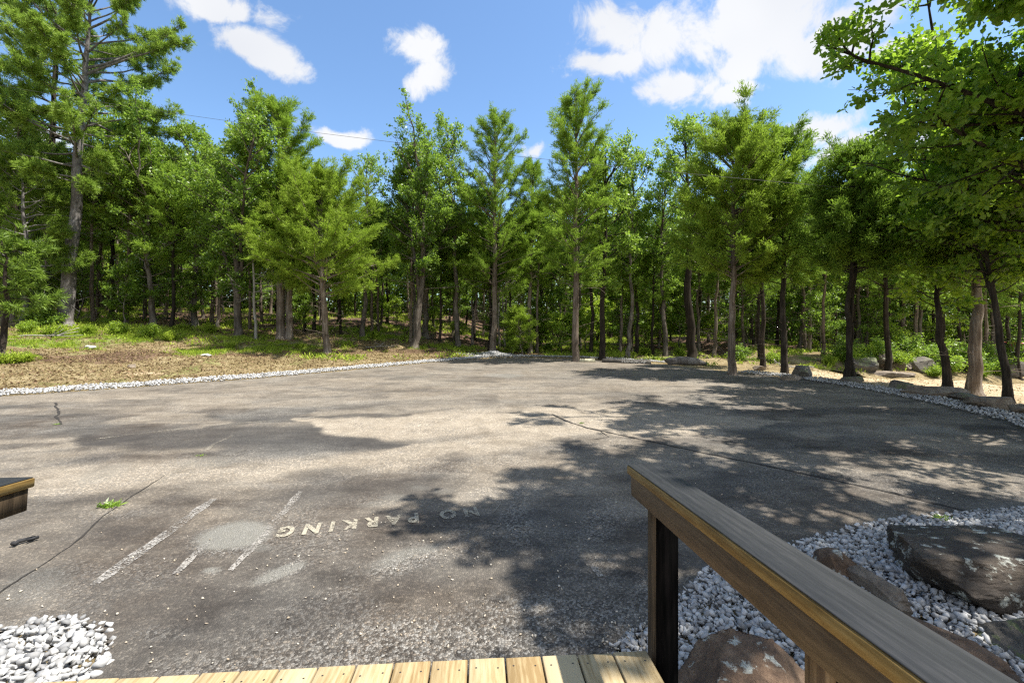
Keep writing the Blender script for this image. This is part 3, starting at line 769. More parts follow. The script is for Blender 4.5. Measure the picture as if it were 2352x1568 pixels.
while len(pts) < 250 and tries < 20000:
    tries += 1
    y = rng.uniform(0, 1) ** 1.25 * 34 + 26.5
    x = rng.uniform(-1.22, 1.22) * y
    if y > 34 and abs(x) > 48: continue
    if inside(ASPH, np.array([x]), np.array([y]))[0] or float(dist_poly(ASPH, np.array([x]), np.array([y]))[0]) < 2.2: continue
    if in_field(x, y) or (33 < x < 41 and y < 38): continue
    px = x / y * FPX + 1176
    md = 2.3 if y < 34 else 3.0
    if not ok(x, y, md): continue
    pts.append((x, y))
    u = rng.uniform()
    key = 'c1' if u < .28 else 'c2' if u < .45 else 'c3' if u < .58 else 'o1' if u < .74 else 'o2' if u < .86 else 'o3' if u < .95 else 'p1'
    # keep skyline gaps low
    hmax = 13.0
    full = {'c1': 10.5, 'c2': 9.0, 'c3': 11.5, 'o1': 12.0, 'o2': 10.5, 'o3': 13.0, 'p1': 14.5}[key]
    zc = H0 + (HY - (455 if 740 < px < 900 or 1180 < px < 1260 or 1460 < px < 1540 else 400 if px > 600 else 330)) / FPX * y
    s = rng.uniform(.82, 1.1)
    s = min(s, max(.5, (zc - hz(x, y)) / full))
    reg = 0 if px < 900 else 1 if px < 1750 else 2
    bg(key, x, y, (s * rng.uniform(.9, 1.1), s * rng.uniform(.9, 1.1), s), rng.uniform(0, 2 * PI),
       KL[key] + ' ' + WHERE[reg][0], KL[key] + 's ' + WHERE[reg][0])
# nearer fillers that show as individual trees, px, Z, key, scale
FILL = [(30, 24, 'c1', 1.1), (75, 29, 'o1', 1.2), (215, 25, 'c1', 1.0), (255, 27.5, 'o3', 1.0), (290, 25, 'c3', .95), (352, 27, 'o1', .95), (395, 24.5, 'c2', 1.0), (500, 26.5, 'c1', .95), (575, 27, 'c1', .85),
        (700, 27, 'c2', .8), (736, 30, 'c1', .8), (783, 27, 'c2', .75), (870, 29, 'c1', .8), (1010, 28, 'c2', .9), (1040, 31, 'c1', .85), (1085, 29, 'o2', .8), (1240, 31, 'c2', .75), (1285, 29, 'o2', .7),
        (1425, 27, 'c1', .85), (1500, 26, 'c2', .85), (1530, 29, 'o2', .75), (1640, 26, 'c1', .95), (1745, 24, 'c2', .95), (1850, 27, 'c1', .95), (1890, 23, 'c1', .8), (1985, 28, 'o2', .95), (2075, 29, 'c1', 1.0),
        (2120, 25, 'o2', .9), (2200, 27, 'c2', 1.0), (2275, 28, 'o2', .95), (2340, 24, 'c2', .95), (2400, 28, 'o1', .95)]
for i, (px, y, key, s) in enumerate(FILL):
    x = (px - 1176) / FPX * y
    reg = 0 if px < 900 else 1 if px < 1750 else 2
    bg(key, x, y, (s, s, s), i * 1.7, KL[key] + ' ' + WHERE[reg][0], KL[key] + 's ' + WHERE[reg][0])
rng2 = np.random.RandomState(41); SAPX = []
for k in range(60):
    SAPX.append((rng2.uniform(-20, 2380), rng2.uniform(30, 48), ['s2', 's2', 's3', 's1'][rng2.randint(4)], rng2.uniform(.7, 1.3)))
SAP = SAPX + [(1255, 30, 's1', 1.0), (1290, 27.5, 's1', .9), (1225, 29, 's1', .7), (1345, 28, 's1', .9), (1370, 31, 's1', 1.2), (1200, 26, 's3', .9), (1175, 27, 's3', .8), (285, 24, 's2', .8), (262, 24.5, 's1', .55), (60, 23, 's2', .8), (330, 27, 's2', .9),
       (700, 26, 's2', .6), (1420, 28, 's2', .9), (1480, 30, 's1', .8), (1560, 30, 's2', 1.0), (1640, 31, 's1', .8), (1720, 28, 's2', .9), (1850, 30, 's2', .9), (1880, 25, 's2', .8), (1960, 32, 's1', .9),
       (2010, 27, 's2', .8), (2060, 26, 's1', .7), (2100, 30, 's1', .8), (2230, 30, 's2', .9), (2300, 33, 's2', .9), (2150, 34, 's1', 1.0), (990, 32, 's1', .6), (1060, 30, 's1', .5), (860, 33, 's2', .7), (440, 26, 's2', .8), (180, 27, 's2', 1.0), (120, 25, 's2', .7), (20, 27, 's2', 1.0)]
for i, (px, y, key, s) in enumerate(SAP):
    x = (px - 1176) / FPX * y
    if i < 60 and (in_field(x, y) or (30 < x < 42 and y < 38)): continue
    reg = 0 if px < 900 else 1 if px < 1750 else 2
    bg(key, x, y, (s, s, s), i * 2.1, KL[key] + ' ' + WHERE[reg][0], KL[key] + 's ' + WHERE[reg][0])

# the far-off wood that closes the view
rng = np.random.RandomState(77)
NW = 150000
ang = rng.uniform(-1.15, 1.15, NW); rad = rng.uniform(50, 70, NW)
cx = np.sin(ang) * rad; cy_ = np.cos(ang) * rad
hh = rng.uniform(0, 1, NW) ** 1.25 * (9.5 + 4 * fbm(ang * 14 + 5, rad * .12, 3))
keep = fbm(ang * 40 + 3, hh * .5 + rad * .1, 3) > .40 - .25 * np.exp(-hh / 3)
cx, cy_, hh = cx[keep], cy_[keep], hh[keep]; n = len(cx)
P = np.stack([cx, cy_, hgt(cx, cy_) + hh], 1)
wm = leaf_mesh('distant_woods', P, rng.normal(size=(n, 3)), rng.uniform(.3, .6, n), rng.uniform(.2, .4, n), rng, M['wood_mass'])
wo = link_mesh('distant_woods', wm)
tag(wo, 'far-off dark green wood closing the view behind the nearer trees', 'woods', kind='stuff')

# ------------------------------------------------------------------ terrain
def graded(lo, hi, step, far, grow=1.16):
    a = list(np.arange(lo, hi + 1e-6, step)); s = step
    x = a[-1]
    while x < far: s *= grow; x += s; a.append(x)
    s = step; x = a[0]; pre = []
    while x > -far: s *= grow; x -= s; pre.append(x)
    return np.array(pre[::-1] + a)
gx = graded(-26, 26, .16, 700); gy = graded(-1, 34, .16, 700)
X, Y = np.meshgrid(gx, gy)
Zt = hgt(X.ravel(), Y.ravel())
far_f = smooth01(110, 300, np.hypot(X.ravel(), Y.ravel()))
Zt = Zt * (1 - far_f)
V = np.stack([X.ravel(), Y.ravel(), Zt], 1)
nx, ny = len(gx), len(gy)
i = np.arange(ny - 1)[:, None] * nx + np.arange(nx - 1)[None, :]
F = np.stack([i, i + 1, i + nx + 1, i + nx], -1).reshape(-1, 4)
tme = np_mesh('ground', V, [F], M['soil'], True)
def ell(px, py, cx, cy, rx, ry, rot=0.0, soft=.5):
    c, s = math.cos(rot), math.sin(rot)
    dx = px - cx; dy = py - cy
    a = (dx * c + dy * s) / rx; b = (-dx * s + dy * c) / ry
    return 1 - smooth01(1 - soft, 1 + soft, np.hypot(a, b))
def to_px(x, y, z):
    yy = np.maximum(y, .5)
    return 1176 + FPX * x / yy, HY + FPX * (H0 - z) / yy
tx, ty = V[:, 0], V[:, 1]
ppx, ppy = to_px(tx, ty, Zt)
front = ty > .5
jx = (fbm(tx * .9, ty * .9, 3) - .5) * 60; jy = (fbm(tx * .9 + 40, ty * .9, 3) - .5) * 14
qx, qy = ppx + jx, ppy + jy
sd = dist_poly(ASPH, tx, ty)
GREEN_E = [(120, 785, 200, 18), (330, 772, 130, 16), (40, 828, 45, 8), (470, 808, 90, 9), (650, 797, 130, 12), (560, 778, 60, 8), (870, 775, 90, 7), (1040, 798, 90, 6), (1160, 803, 60, 6), (1350, 812, 90, 4), (1900, 820, 90, 6), (1520, 822, 90, 4)]
DIRT_E = [(190, 825, 160, 12), (330, 815, 90, 8), (560, 815, 60, 5), (760, 808, 90, 6), (980, 806, 140, 6), (1060, 812, 70, 5), (300, 752, 150, 6), (560, 757, 200, 5), (480, 800, 60, 4)]
green = np.zeros(len(tx)); dirt = np.zeros(len(tx)); sandy = np.zeros(len(tx))
for e in GREEN_E: green = np.maximum(green, ell(qx, qy, *e))
for e in DIRT_E: dirt = np.maximum(dirt, ell(qx, qy, *e))
forest = smooth01(26, 30, ty + (fbm(tx * .4, ty * .4, 3) - .5) * 6)
dirt = np.maximum(dirt, forest * (.6 + .5 * fbm(tx * .5 + 3, ty * .5, 3)))
green = green * (.5 + .5 * smooth01(.42, .6, fbm(tx * 2.2, ty * 2.2, 3)))
green = np.maximum(green * (1 - forest * .3), forest * smooth01(.48, .62, fbm(tx * .35 + 31, ty * .35, 3)) * .8)
sandy = smooth01(10.3, 11.5, tx) * smooth01(6, 8, ty) * (1 - smooth01(18.5, 20.5, ty - (tx - 16) * .22)) * (.55 + .6 * fbm(tx * .7, ty * .7, 3))
sandy = np.maximum(sandy, ell(qx, qy, 330, 855, 60, 5) * .6)
green = green * (1 - smooth01(.1, .5, sandy)); dirt = dirt * (1 - smooth01(.1, .5, sandy))
green = np.maximum(green, .45 * smooth01(.55, .66, fbm(tx * 1.1 + 60, ty * 1.1, 3)) * (sd > 1.0) * (tx < 9))
ca = tme.color_attributes.new('cover', 'FLOAT_COLOR', 'POINT')
ca.data.foreach_set('color', np.stack([green, dirt, sandy, np.ones_like(green)], 1).astype(np.float32).ravel())
ground = link_mesh('ground', tme)
tag(ground, 'bare soil bank with straw, dirt and green patches around the lot', kind='structure')

# creek
wv, wf = [], []
xs = np.linspace(14.5, 34, 40)
for k, x in enumerate(xs):
    c = 20.0 + (x - 16) * .22 + math.sin(x * .5) * .4
    zc = hz(x, c) + .16
    wv += [(x, c - .95, zc), (x, c + .95, zc)]
wf = [[2 * k, 2 * k + 2, 2 * k + 3, 2 * k + 1] for k in range(39)]
wz = sum(v[2] for v in wv) / len(wv)
cr = link_mesh('creek_water', np_mesh('creek_water', np.array(wv), [np.array(wf)], M['water'], True))
tag(cr, 'dark narrow creek behind the sandy field', kind='structure')

# ------------------------------------------------------------------ asphalt
ax = np.concatenate([np.arange(-16.5, -5, .09), np.arange(-5, 5.5, .045), np.arange(5.5, 10.7, .08)])
ay = np.concatenate([np.arange(1.0, 6, .035), np.arange(6, 12, .07), np.arange(12, 24.6, .12)])
AX, AY = np.meshgrid(ax, ay); nx, ny = len(ax), len(ay)
fx, fy = AX.ravel(), AY.ravel()
jit = (fbm(fx * 3, fy * 3, 3) - .5) * .12
ins = inside(ASPH, fx + jit, fy + jit)
i = np.arange(ny - 1)[:, None] * nx + np.arange(nx - 1)[None, :]
F = np.stack([i, i + 1, i + nx + 1, i + nx], -1).reshape(-1, 4)
F = F[ins[F].all(1)]
used = np.unique(F); remap = -np.ones(nx * ny, int); remap[used] = np.arange(len(used)); F = remap[F]
fx, fy = fx[used], fy[used]
fz = (fbm(fx * .35, fy * .35, 3) - .5) * .03 + (fbm(fx * 4, fy * 4, 2) - .5) * .004
def asz(x, y):
    x = np.asarray(x, float); y = np.asarray(y, float)
    return (fbm(x * .35, y * .35, 3) - .5) * .03 + (fbm(x * 4, y * 4, 2) - .5) * .004
V = np.stack([fx, fy, fz], 1)
ame = np_mesh('asphalt_lot', V, [F], M['asphalt'], True)
px, py = to_px(fx, fy, fz)
wsc = 1.0
jx = (fbm(fx * 1.3, fy * 1.3, 4) - .5) * 100; jy = (fbm(fx * 1.3 + 40, fy * 1.3 + 9, 4) - .5) * 30 * np.clip((py - HY) / 300, .15, 1.4)
qx, qy = px + jx, py + jy
sand = np.zeros(len(fx)); pale = np.zeros(len(fx)); dark = np.zeros(len(fx))
def band(pts_, w, soft=.6):
    best = np.zeros(len(fx))
    for (x1, y1, w1), (x2, y2, w2) in zip(pts_[:-1], pts_[1:]):
        t = np.clip((qx - x1) / (x2 - x1), 0, 1); yy = y1 + (y2 - y1) * t; ww = (w1 + (w2 - w1) * t) * w
        inside_x = ((qx >= min(x1, x2)) & (qx <= max(x1, x2)))
        best = np.maximum(best, (1 - smooth01(1 - soft, 1 + soft, np.abs(qy - yy) / ww)) * inside_x)
    return best
for (pp, w, s) in [([(690, 972, 12), (850, 985, 24), (1100, 968, 32), (1350, 965, 38), (1650, 975, 24), (1800, 965, 4)], 1, .95),
                   ([(-60, 1130, 26), (300, 1095, 34), (600, 1080, 24), (900, 1052, 24), (1130, 1020, 22), (1300, 990, 20)], 1, .75),
                   ([(600, 885, 6), (1000, 880, 8), (1500, 885, 14), (2000, 892, 10)], 1, .45),  # right half is a sunlit strip, painted in as sand tone
                   ([(-50, 945, 6), (400, 935, 10), (900, 915, 9), (1400, 905, 12)], 1, .4),
                   ([(-50, 1045, 6), (260, 1005, 5), (560, 968, 4)], 1, .5),
                   ([(0, 1250, 22), (250, 1170, 16), (480, 1110, 10)], 1, .3),
                   ([(1200, 1040, 12), (1500, 1030, 16), (1900, 1060, 20), (2352, 1120, 20)], 1, .35)]:
    sand = np.maximum(sand, band(pp, w) * s)
sand = np.maximum(sand, .34 * smooth01(960, 900, py))  # far lot lightened: grazing-view sheen and dust put into the colour
sand = np.maximum(sand, .5 * smooth01(.48, .62, fbm(fx * .55 + 11, fy * 1.1 + 3, 4)) * smooth01(1500, 1000, py))
for (pp, w, s) in [([(180, 1010, 10), (420, 1005, 26), (700, 1000, 26), (780, 1010, 14), (960, 1030, 8)], 1, .9),
                   ([(560, 962, 5), (880, 958, 8), (960, 950, 4)], 1, .7),
                   ([(700, 945, 4), (1000, 925, 10), (1150, 915, 8)], 1, .4),
                   ([(100, 1460, 60), (500, 1400, 70), (800, 1480, 50)], 1, .30),
                   ([(1100, 835, 6), (1600, 850, 6)], 1, .3)]:  # last streak paints the tree shadow band at the far end
    dark = np.maximum(dark, band(pp, w) * s)
dark = np.maximum(dark, .45 * smooth01(.54, .68, fbm(fx * .8 + 71, fy * 1.6 + 23, 4)))
dark *= (1 - .9 * smooth01(.45, .8, sand))
sand *= (1 - .8 * smooth01(.4, .8, dark))
for e, s in [((535, 1237, 92, 36, -.15, .35), .95), ((490, 1313, 22, 8), .8), ((650, 1312, 62, 14, -.35), .9), ((370, 1455, 60, 18), .5), ((940, 1290, 85, 24, -.3), .85),
             ((1190, 1205, 34, 60, -.2), .75), ((1370, 1200, 40, 60, .5), .6), ((1000, 1480, 420, 60), .8), ((1300, 1420, 220, 60), .7), ((700, 1540, 330, 45), .7), ((1100, 1265, 120, 14), .4),
             ((2110, 988, 90, 9), .8), ((1160, 862, 60, 4), .6), ((240, 1110, 120, 16, -.15), .35), ((500, 1090, 130, 14, -.1), .3), ((850, 1150, 60, 12), .35), ((1500, 1400, 60, 90), .6)]:
    kx = px + jx * .25; ky = py + jy * .25
    pale = np.maximum(pale, ell(kx, ky, *e) * s)
pale = np.maximum(pale, .35 * smooth01(.5, .64, fbm(fx * 1.7 + 5, fy * 1.7 + 55, 4)))
patchm = np.zeros(len(fx))
kx = px + jx * .3; ky = py + jy * .5
for e, s_ in [((542, 1232, 84, 30, -.12, .22), 1.0), ((490, 1312, 20, 7, -.1, .3), .9), ((643, 1314, 58, 11, -.42, .3), .9), ((2105, 985, 78, 8, .04, .3), .7), ((2170, 992, 60, 4, .1, .3), .6), ((1160, 862, 46, 3.5), .6),
              ((232, 1090, 60, 18, -.25, .4), .35), ((470, 1062, 70, 10, -.1, .4), .3), ((70, 1345, 90, 40, -.3, .5), .35), ((905, 1145, 30, 7, -.1), .35), ((1015, 1130, 24, 6), .35), ((960, 1122, 20, 5), .3), ((860, 1160, 40, 6, -.1), .3), ((600, 1260, 30, 9), .5), ((920, 1280, 60, 14, -.35, .6), .6), ((985, 1262, 40, 10, -.2, .6), .6)]:
    patchm = np.maximum(patchm, ell(kx, ky, *e) * s_)
ca = ame.color_attributes.new('stain_and_light', 'FLOAT_COLOR', 'POINT')
ca.data.foreach_set('color', np.stack([sand, pale, dark, patchm], 1).astype(np.float32).ravel())
lot = link_mesh('asphalt_lot', ame)
tag(lot, 'worn grey brown asphalt lot with sandy stains', kind='structure')

# ribbons on the asphalt: cracks and painted lines
def ribbon(name, ppts, width, mat, seed, jit=.02, z=.005, wj=.5, step=.05):
    rng = np.random.RandomState(seed)
    W = [g0(*p) for p in ppts]
    P = []
    for a, b in zip(W[:-1], W[1:]):
        n = max(2, int(math.hypot(b[0] - a[0], b[1] - a[1]) / step))
        for k in range(n): P.append((a[0] + (b[0] - a[0]) * k / n, a[1] + (b[1] - a[1]) * k / n))
    P.append(W[-1]); P = np.array(P)
    s = np.arange(len(P)) * step
    P[:, 0] += (fbm(s * 2.2, s * 0 + seed, 4) - .5) * jit * 4; P[:, 1] += (fbm(s * 2.2, s * 0 + seed + 50, 4) - .5) * jit * 4
    T = np.gradient(P, axis=0); T /= np.linalg.norm(T, axis=1)[:, None] + 1e-9
    N = np.stack([-T[:, 1], T[:, 0]], 1)
    w = width * .5 * (1 - wj + 2 * wj * fbm(s * 7, s * 0 + seed + 9, 3))
    e = np.minimum(1, np.minimum(np.arange(len(P)), np.arange(len(P))[::-1]) / 4.0)
    w = w * (.65 + .35 * e)
    A = P + N * w[:, None]; B = P - N * w[:, None]
    V = np.zeros((2 * len(P), 3)); V[0::2, :2] = A; V[1::2, :2] = B
    V[:, 2] = asz(V[:, 0], V[:, 1]) + z
    k = np.arange(len(P) - 1) * 2
    return link_mesh(name, np_mesh(name, V, [np.stack([k + 1, k + 3, k + 2, k], 1)], mat))
def crack(name, pts_, w, mat, seed, lab, jit=.03, z=.005):
    return tag(ribbon(name, pts_, w, mat, seed, jit, z, .9), lab, kind='structure')
crack('asphalt_crack', [(1268, 952), (1310, 970), (1345, 982), (1450, 1003), (1600, 1036), (1750, 1068), (1900, 1100), (2100, 1145), (2255, 1182)], .045, M['crack'], 3, 'long dark crack running to the right side rocks', .02)
crack('asphalt_crack', [(-60, 1400), (60, 1318), (160, 1255), (240, 1185), (300, 1140), (380, 1090)], .014, M['crack'], 4, 'dark crack past the green weed at the left', .02, .0065)
crack('sandy_seam', [(240, 1186), (310, 1138), (400, 1085), (470, 1040), (530, 1000)], .06, M['paint_tan'], 5, 'pale sandy seam continuing the left crack')
crack('sandy_seam', [(-60, 1050), (120, 1025), (260, 1003), (420, 983), (560, 970), (690, 962), (780, 948), (900, 930), (1100, 905), (1350, 890)], .09, M['paint_tan'], 6, 'long faint pale line across the middle of the lot')
crack('asphalt_crack', [(128, 925), (135, 960), (140, 975)], .04, M['crack'], 8, 'short weedy crack near the left gravel')
crack('asphalt_crack', [(1345, 982), (1380, 990), (1400, 1003), (1350, 1010)], .014, M['crack'], 9, 'fine side crack on the beige patch', .02, .0065)

def pline(pts_, w, mat, seed, lab, jit=.008):
    return tag(ribbon('painted_line', pts_, w, mat, seed, jit, .0085, .35), lab, 'painted line', 'worn white lines painted on the asphalt')
pline([(215, 1345), (300, 1283), (380, 1228), (440, 1185), (492, 1147)], .10, M['paint_white'], 21, 'boldest white line, leftmost of the worn parking lines')
pline([(405, 1320), (450, 1275), (480, 1250)], .075, M['paint_thin'], 22, 'short faded line running into the round pale patch from below')
pline([(530, 1312), (580, 1258), (630, 1205), (690, 1130)], .075, M['paint_thin'], 23, 'faded line crossing the right end of the round pale patch')
pline([(595, 1342), (640, 1312), (690, 1290)], .09, M['paint_white'], 24, 'short curved white streak right of the small white spot', .03)
pline([(1365, 1300), (1370, 1312), (1380, 1326)], .075, M['paint_white'], 25, 'small white paint dab left of the dark rail post', .004)

# lettering painted on the asphalt, reads from the far side
cu = bpy.data.curves.new('painted_lettering', 'FONT'); cu.body = 'NO PARKING'; cu.size = 1.0; cu.space_character = 1.75
cu.offset = .045
to = bpy.data.objects.new('tmp_text', cu); COL.objects.link(to)
bpy.context.view_layer.update()
dg = bpy.context.evaluated_depsgraph_get()
tm = bpy.data.meshes.new_from_object(to.evaluated_get(dg))
bpy.data.objects.remove(to)
co = np.empty(len(tm.vertices) * 3); tm.vertices.foreach_get('co', co); co = co.reshape(-1, 3)
cmin, cmax = co.min(0), co.max(0)
co[:, :2] = (co[:, :2] - cmin[:2]) / (cmax[:2] - cmin[:2])
a = g0(1092, 1174); b = g0(632, 1222)      # start of the first N, end of G (top rows as seen = baseline side)
ex_ = np.array([b[0] - a[0], b[1] - a[1]]); ey_ = np.array([ex_[1], -ex_[0]]) / np.linalg.norm(ex_) * .23
if ey_[1] > 0: ey_ = -ey_
W2 = np.array([a[0], a[1] + .10]) + co[:, :1] * ex_ + co[:, 1:2] * ey_
co[:, 0] = W2[:, 0]; co[:, 1] = W2[:, 1]; co[:, 2] = asz(W2[:, 0], W2[:, 1]) + .0085
tm.vertices.foreach_set('co', co.ravel()); tm.update(); tm.materials.clear(); tm.materials.append(M['paint_cream'])
tob = empty('painted_lettering', (0, 0, 0))
import bmesh
bmw = bmesh.new(); bmw.from_mesh(tm); seen = set(); isl = []
for v0 in bmw.verts:
    if v0 in seen: continue
    st = [v0]; seen.add(v0); comp = []
    while st:
        v = st.pop(); comp.append(v.index)
        for e_ in v.link_edges:
            o_ = e_.other_vert(v)
            if o_ not in seen: seen.add(o_); st.append(o_)
    isl.append(set(comp))
for cs in isl:
    fs = [[v.index for v in f.verts] for f in bmw.faces if f.verts[0].index in cs]
    order = sorted(cs); mp_ = {k: i_ for i_, k in enumerate(order)}
    me_ = bpy.data.meshes.new('letter'); me_.from_pydata([tuple(co[k]) for k in order], [], [[mp_[k] for k in f] for f in fs]); me_.materials.append(M['paint_cream'])
    link_mesh('letter', me_, tob)
tag(tob, "faded cream 'NO PARKING' lettering, upside down on the asphalt", 'lettering')

# small pale chips and scraps on the asphalt, a dark stick
def rock_shape(seed, sub=4, planes=14, rough=.05):
    import bmesh
    bm = bmesh.new(); bmesh.ops.create_icosphere(bm, subdivisions=sub, radius=1)
    V = np.array([v.co[:] for v in bm.verts]); F = np.array([[v.index for v in f.verts] for f in bm.faces]); bm.free()
    rng = np.random.RandomState(seed)
    N = unit(rng.normal(size=(planes, 3))); d = rng.uniform(.62, .95, planes)
    dots = V @ N.T
    r = np.min(np.where(dots > .08, d[None, :] / np.maximum(dots, .08), 9), axis=1)
    r = np.minimum(r, 1.12)
    for f, a, rg in ((1.6, rough, 0), (3.7, rough * .9, 1), (8, rough * .4, 1), (17, rough * .2, 0)):
        if a <= 0: continue
        q = np.array([mnoise.noise(Vector((v[0] * f + seed * 3.1, v[1] * f, v[2] * f * 1.8))) for v in V])
        r = r + a * ((.35 - np.abs(q)) if rg else q)
    return V * r[:, None], F
def hull_shape(seed, n=14, sub=0, amp=.0, flat=.15):
    import bmesh
    rng = np.random.RandomState(seed)
    P = unit(rng.normal(size=(n, 3))) * rng.uniform(.8, 1.05, (n, 1))
    bm = bmesh.new()
    for p in P: bm.verts.new(p)
    r_ = bmesh.ops.convex_hull(bm, input=bm.verts)
    for v in [v for v in bm.verts if not v.link_faces]: bm.verts.remove(v)
    if sub:
        bmesh.ops.dissolve_limit(bm, angle_limit=R(14), verts=bm.verts, edges=bm.edges)
        bmesh.ops.bevel(bm, geom=list(bm.edges), offset=.02, segments=2, affect='EDGES', profile=.6)
        bmesh.ops.triangulate(bm, faces=bm.faces)
        for k in range(sub):
            # split long edges only
            L = .5 / 2 ** k * 1.0
            es = [e for e in bm.edges if e.calc_length() > L * .55]
            bmesh.ops.subdivide_edges(bm, edges=es, cuts=1); bmesh.ops.triangulate(bm, faces=bm.faces)
    bm.verts.index_update(); bm.normal_update()
    V = np.array([v.co[:] for v in bm.verts]); N = np.array([v.normal[:] for v in bm.verts]); F = np.array([[v.index for v in f.verts] for f in bm.faces]); bm.free()
    if amp:
        for f, a, rg in ((1.5, 1.0, 0), (4, .8, 1), (9, .45, 1), (20, .28, 0), (40, .15, 0)):
            q = np.array([mnoise.noise(Vector((v[0] * f + seed * 3.1, v[1] * f, v[2] * f * 2.2))) for v in V])
            V = V + N * (amp * a * ((.3 - np.abs(q)) if rg else q))[:, None]
    return V, F
# base shapes for gravel
def ico_shapes(sub, n, seed):
    out = []
    for k in range(n):
        V, F = hull_shape(seed + k, 11 if sub > 1 else 8)
        out.append((V, F))
    return out
SH_FINE = ico_shapes(2, 14, 500); SH_LOW = ico_shapes(1, 14, 600)
def rand_rot(rng, n, tilt=.6):
    a = rng.uniform(0, 2 * PI, n); b = rng.normal(size=n) * tilt; c = rng.normal(size=n) * tilt
    ca, sa, cb, sb, cc, sc = np.cos(a), np.sin(a), np.cos(b), np.sin(b), np.cos(c), np.sin(c)
    Rz = np.zeros((n, 3, 3)); Rz[:, 0, 0] = ca; Rz[:, 0, 1] = -sa; Rz[:, 1, 0] = sa; Rz[:, 1, 1] = ca; Rz[:, 2, 2] = 1
    Rx = np.zeros((n, 3, 3)); Rx[:, 0, 0] = 1; Rx[:, 1, 1] = cb; Rx[:, 1, 2] = -sb; Rx[:, 2, 1] = sb; Rx[:, 2, 2] = cb
    Ry = np.zeros((n, 3, 3)); Ry[:, 1, 1] = 1; Ry[:, 0, 0] = cc; Ry[:, 0, 2] = sc; Ry[:, 2, 0] = -sc; Ry[:, 2, 2] = cc
    return Rx @ Ry @ Rz
def stones(name, P, S, shapes, rng, mat, flat=.6):
    Vs, Fs, n0 = [], [], 0
    which = rng.randint(0, len(shapes), len(P))
    for k, (sv, sf) in enumerate(shapes):
        m = which == k; c = m.sum()
        if not c: continue
        dims = np.stack([np.ones(c), rng.uniform(.6, .9, c), rng.uniform(.4, .8, c) * flat / .6], 1) * S[m][:, None]
        loc = sv[None] * dims[:, None, :]
        Rm = rand_rot(rng, c)
        w = np.einsum('nij,nvj->nvi', Rm, loc) + P[m][:, None, :]
        Vs.append(w.reshape(-1, 3)); Fs.append((sf[None] + (np.arange(c) * len(sv))[:, None, None]).reshape(-1, 3) + n0); n0 += c * len(sv)
    return link_mesh(name, np_mesh(name, np.vstack(Vs), [np.vstack(Fs)], mat))
def scatter(poly, spacing, rng):
    poly = np.array(poly); lo, hi = poly.min(0), poly.max(0)
    gx = np.arange(lo[0], hi[0], spacing); gy = np.arange(lo[1], hi[1], spacing)
    X, Y = np.meshgrid(gx, gy); X = X.ravel() + rng.uniform(-.5, .5, X.size) * spacing; Y = Y.ravel() + rng.uniform(-.5, .5, Y.size) * spacing
    m = inside(poly, X, Y)
    return X[m], Y[m]
def offset_strip(line, w0, w1):
    L = np.array(line); T = np.gradient(L, axis=0); T /= np.linalg.norm(T, axis=1)[:, None]
    N = np.stack([-T[:, 1], T[:, 0]], 1)
    s = np.linspace(0, 1, len(L))
    return np.vstack([L - N * .12, (L + N * (w0 + (w1 - w0) * s)[:, None])[::-1]])
rng = np.random.RandomState(5)
# near bed right of the deck
bed = [(.46, .3), (.60, 2.80), (.97, 3.06), (1.2, 3.30), (1.55, 3.66), (1.96, 3.91), (2.48, 4.09), (3.08, 4.32), (3.73, 4.57), (4.85, 4.78), (5.4, 4.86), (7.4, 5.3), (7.4, .3)]
x, y = scatter(bed, .030, rng); m = (x < y * 1.3 + .4) & (y > 1.1); x, y = x[m], y[m]
z = hgt(x, y) + .022 + rng.uniform(0, .026, len(x)) + .05 * fbm(x * 1.3, y * 1.3, 3) * smooth01(0, .5, dist_poly(ASPH, x, y))
S = rng.uniform(.018, .036, len(x)) * rng.choice([.6, .8, 1, 1, 1.35], len(x))
k2 = rng.uniform(size=len(x)) < .8
x = np.concatenate([x, x[k2] + .015]); y = np.concatenate([y, y[k2] + .012]); z = np.concatenate([z, z[k2] - .022]); S = np.concatenate([S, S[k2] * 1.1])
tag(stones('gravel', np.stack([x, y, z], 1), S, SH_FINE, rng, M['limestone']), 'white crushed limestone bed around the rocks right of the deck', 'gravel', kind='stuff')
patch = [(-4.6, 1.4), (-3.95, 2.76), (-3.4, 2.94), (-3.03, 3.10), (-2.66, 3.0), (-2.48, 2.86), (-2.35, 2.6), (-2.28, 2.3), (-2.28, 1.2)]
x, y = scatter(patch, .040, rng); m = x > -y * 1.4 - .3; x, y = x[m], y[m]
z = hgt(x, y) + .025 + rng.uniform(0, .025, len(x)) + .01 * smooth01(0, .35, dist_poly(patch, x, y))
S = rng.uniform(.022, .042, len(x)) * rng.choice([.5, .8, 1, 1, 1.3], len(x))
x = np.concatenate([x, x + .02]); y = np.concatenate([y, y + .018]); z = np.concatenate([z, z - .03]); S = np.concatenate([S, S * 1.1])
tag(stones('gravel', np.stack([x, y, z], 1), S, SH_FINE, rng, M['limestone']), 'patch of large white limestone chunks in the bottom left corner', 'gravel', kind='stuff')
# left edge strip
strip = offset_strip(LEFT_EDGE[:6] + [(-1.3, 23.9)], 1.05, .75)
x, y = scatter(strip, .072, rng)
edge_n = fbm(x * 1.1, y * 1.1, 3); dd = dist_poly(LEFT_EDGE, x, y, False)
m = dd < .72 + edge_n * .55; x, y = x[m], y[m]
z = hgt(x, y) + .045 + rng.uniform(0, .03, len(x)) + .04 * fbm(x * 2, y * 2, 2); S = rng.uniform(.035, .062, len(x))
tag(stones('gravel', np.stack([x, y, z], 1), S, SH_LOW, rng, M['limestone']), 'long strip of white gravel along the left edge of the lot', 'gravel', kind='stuff')
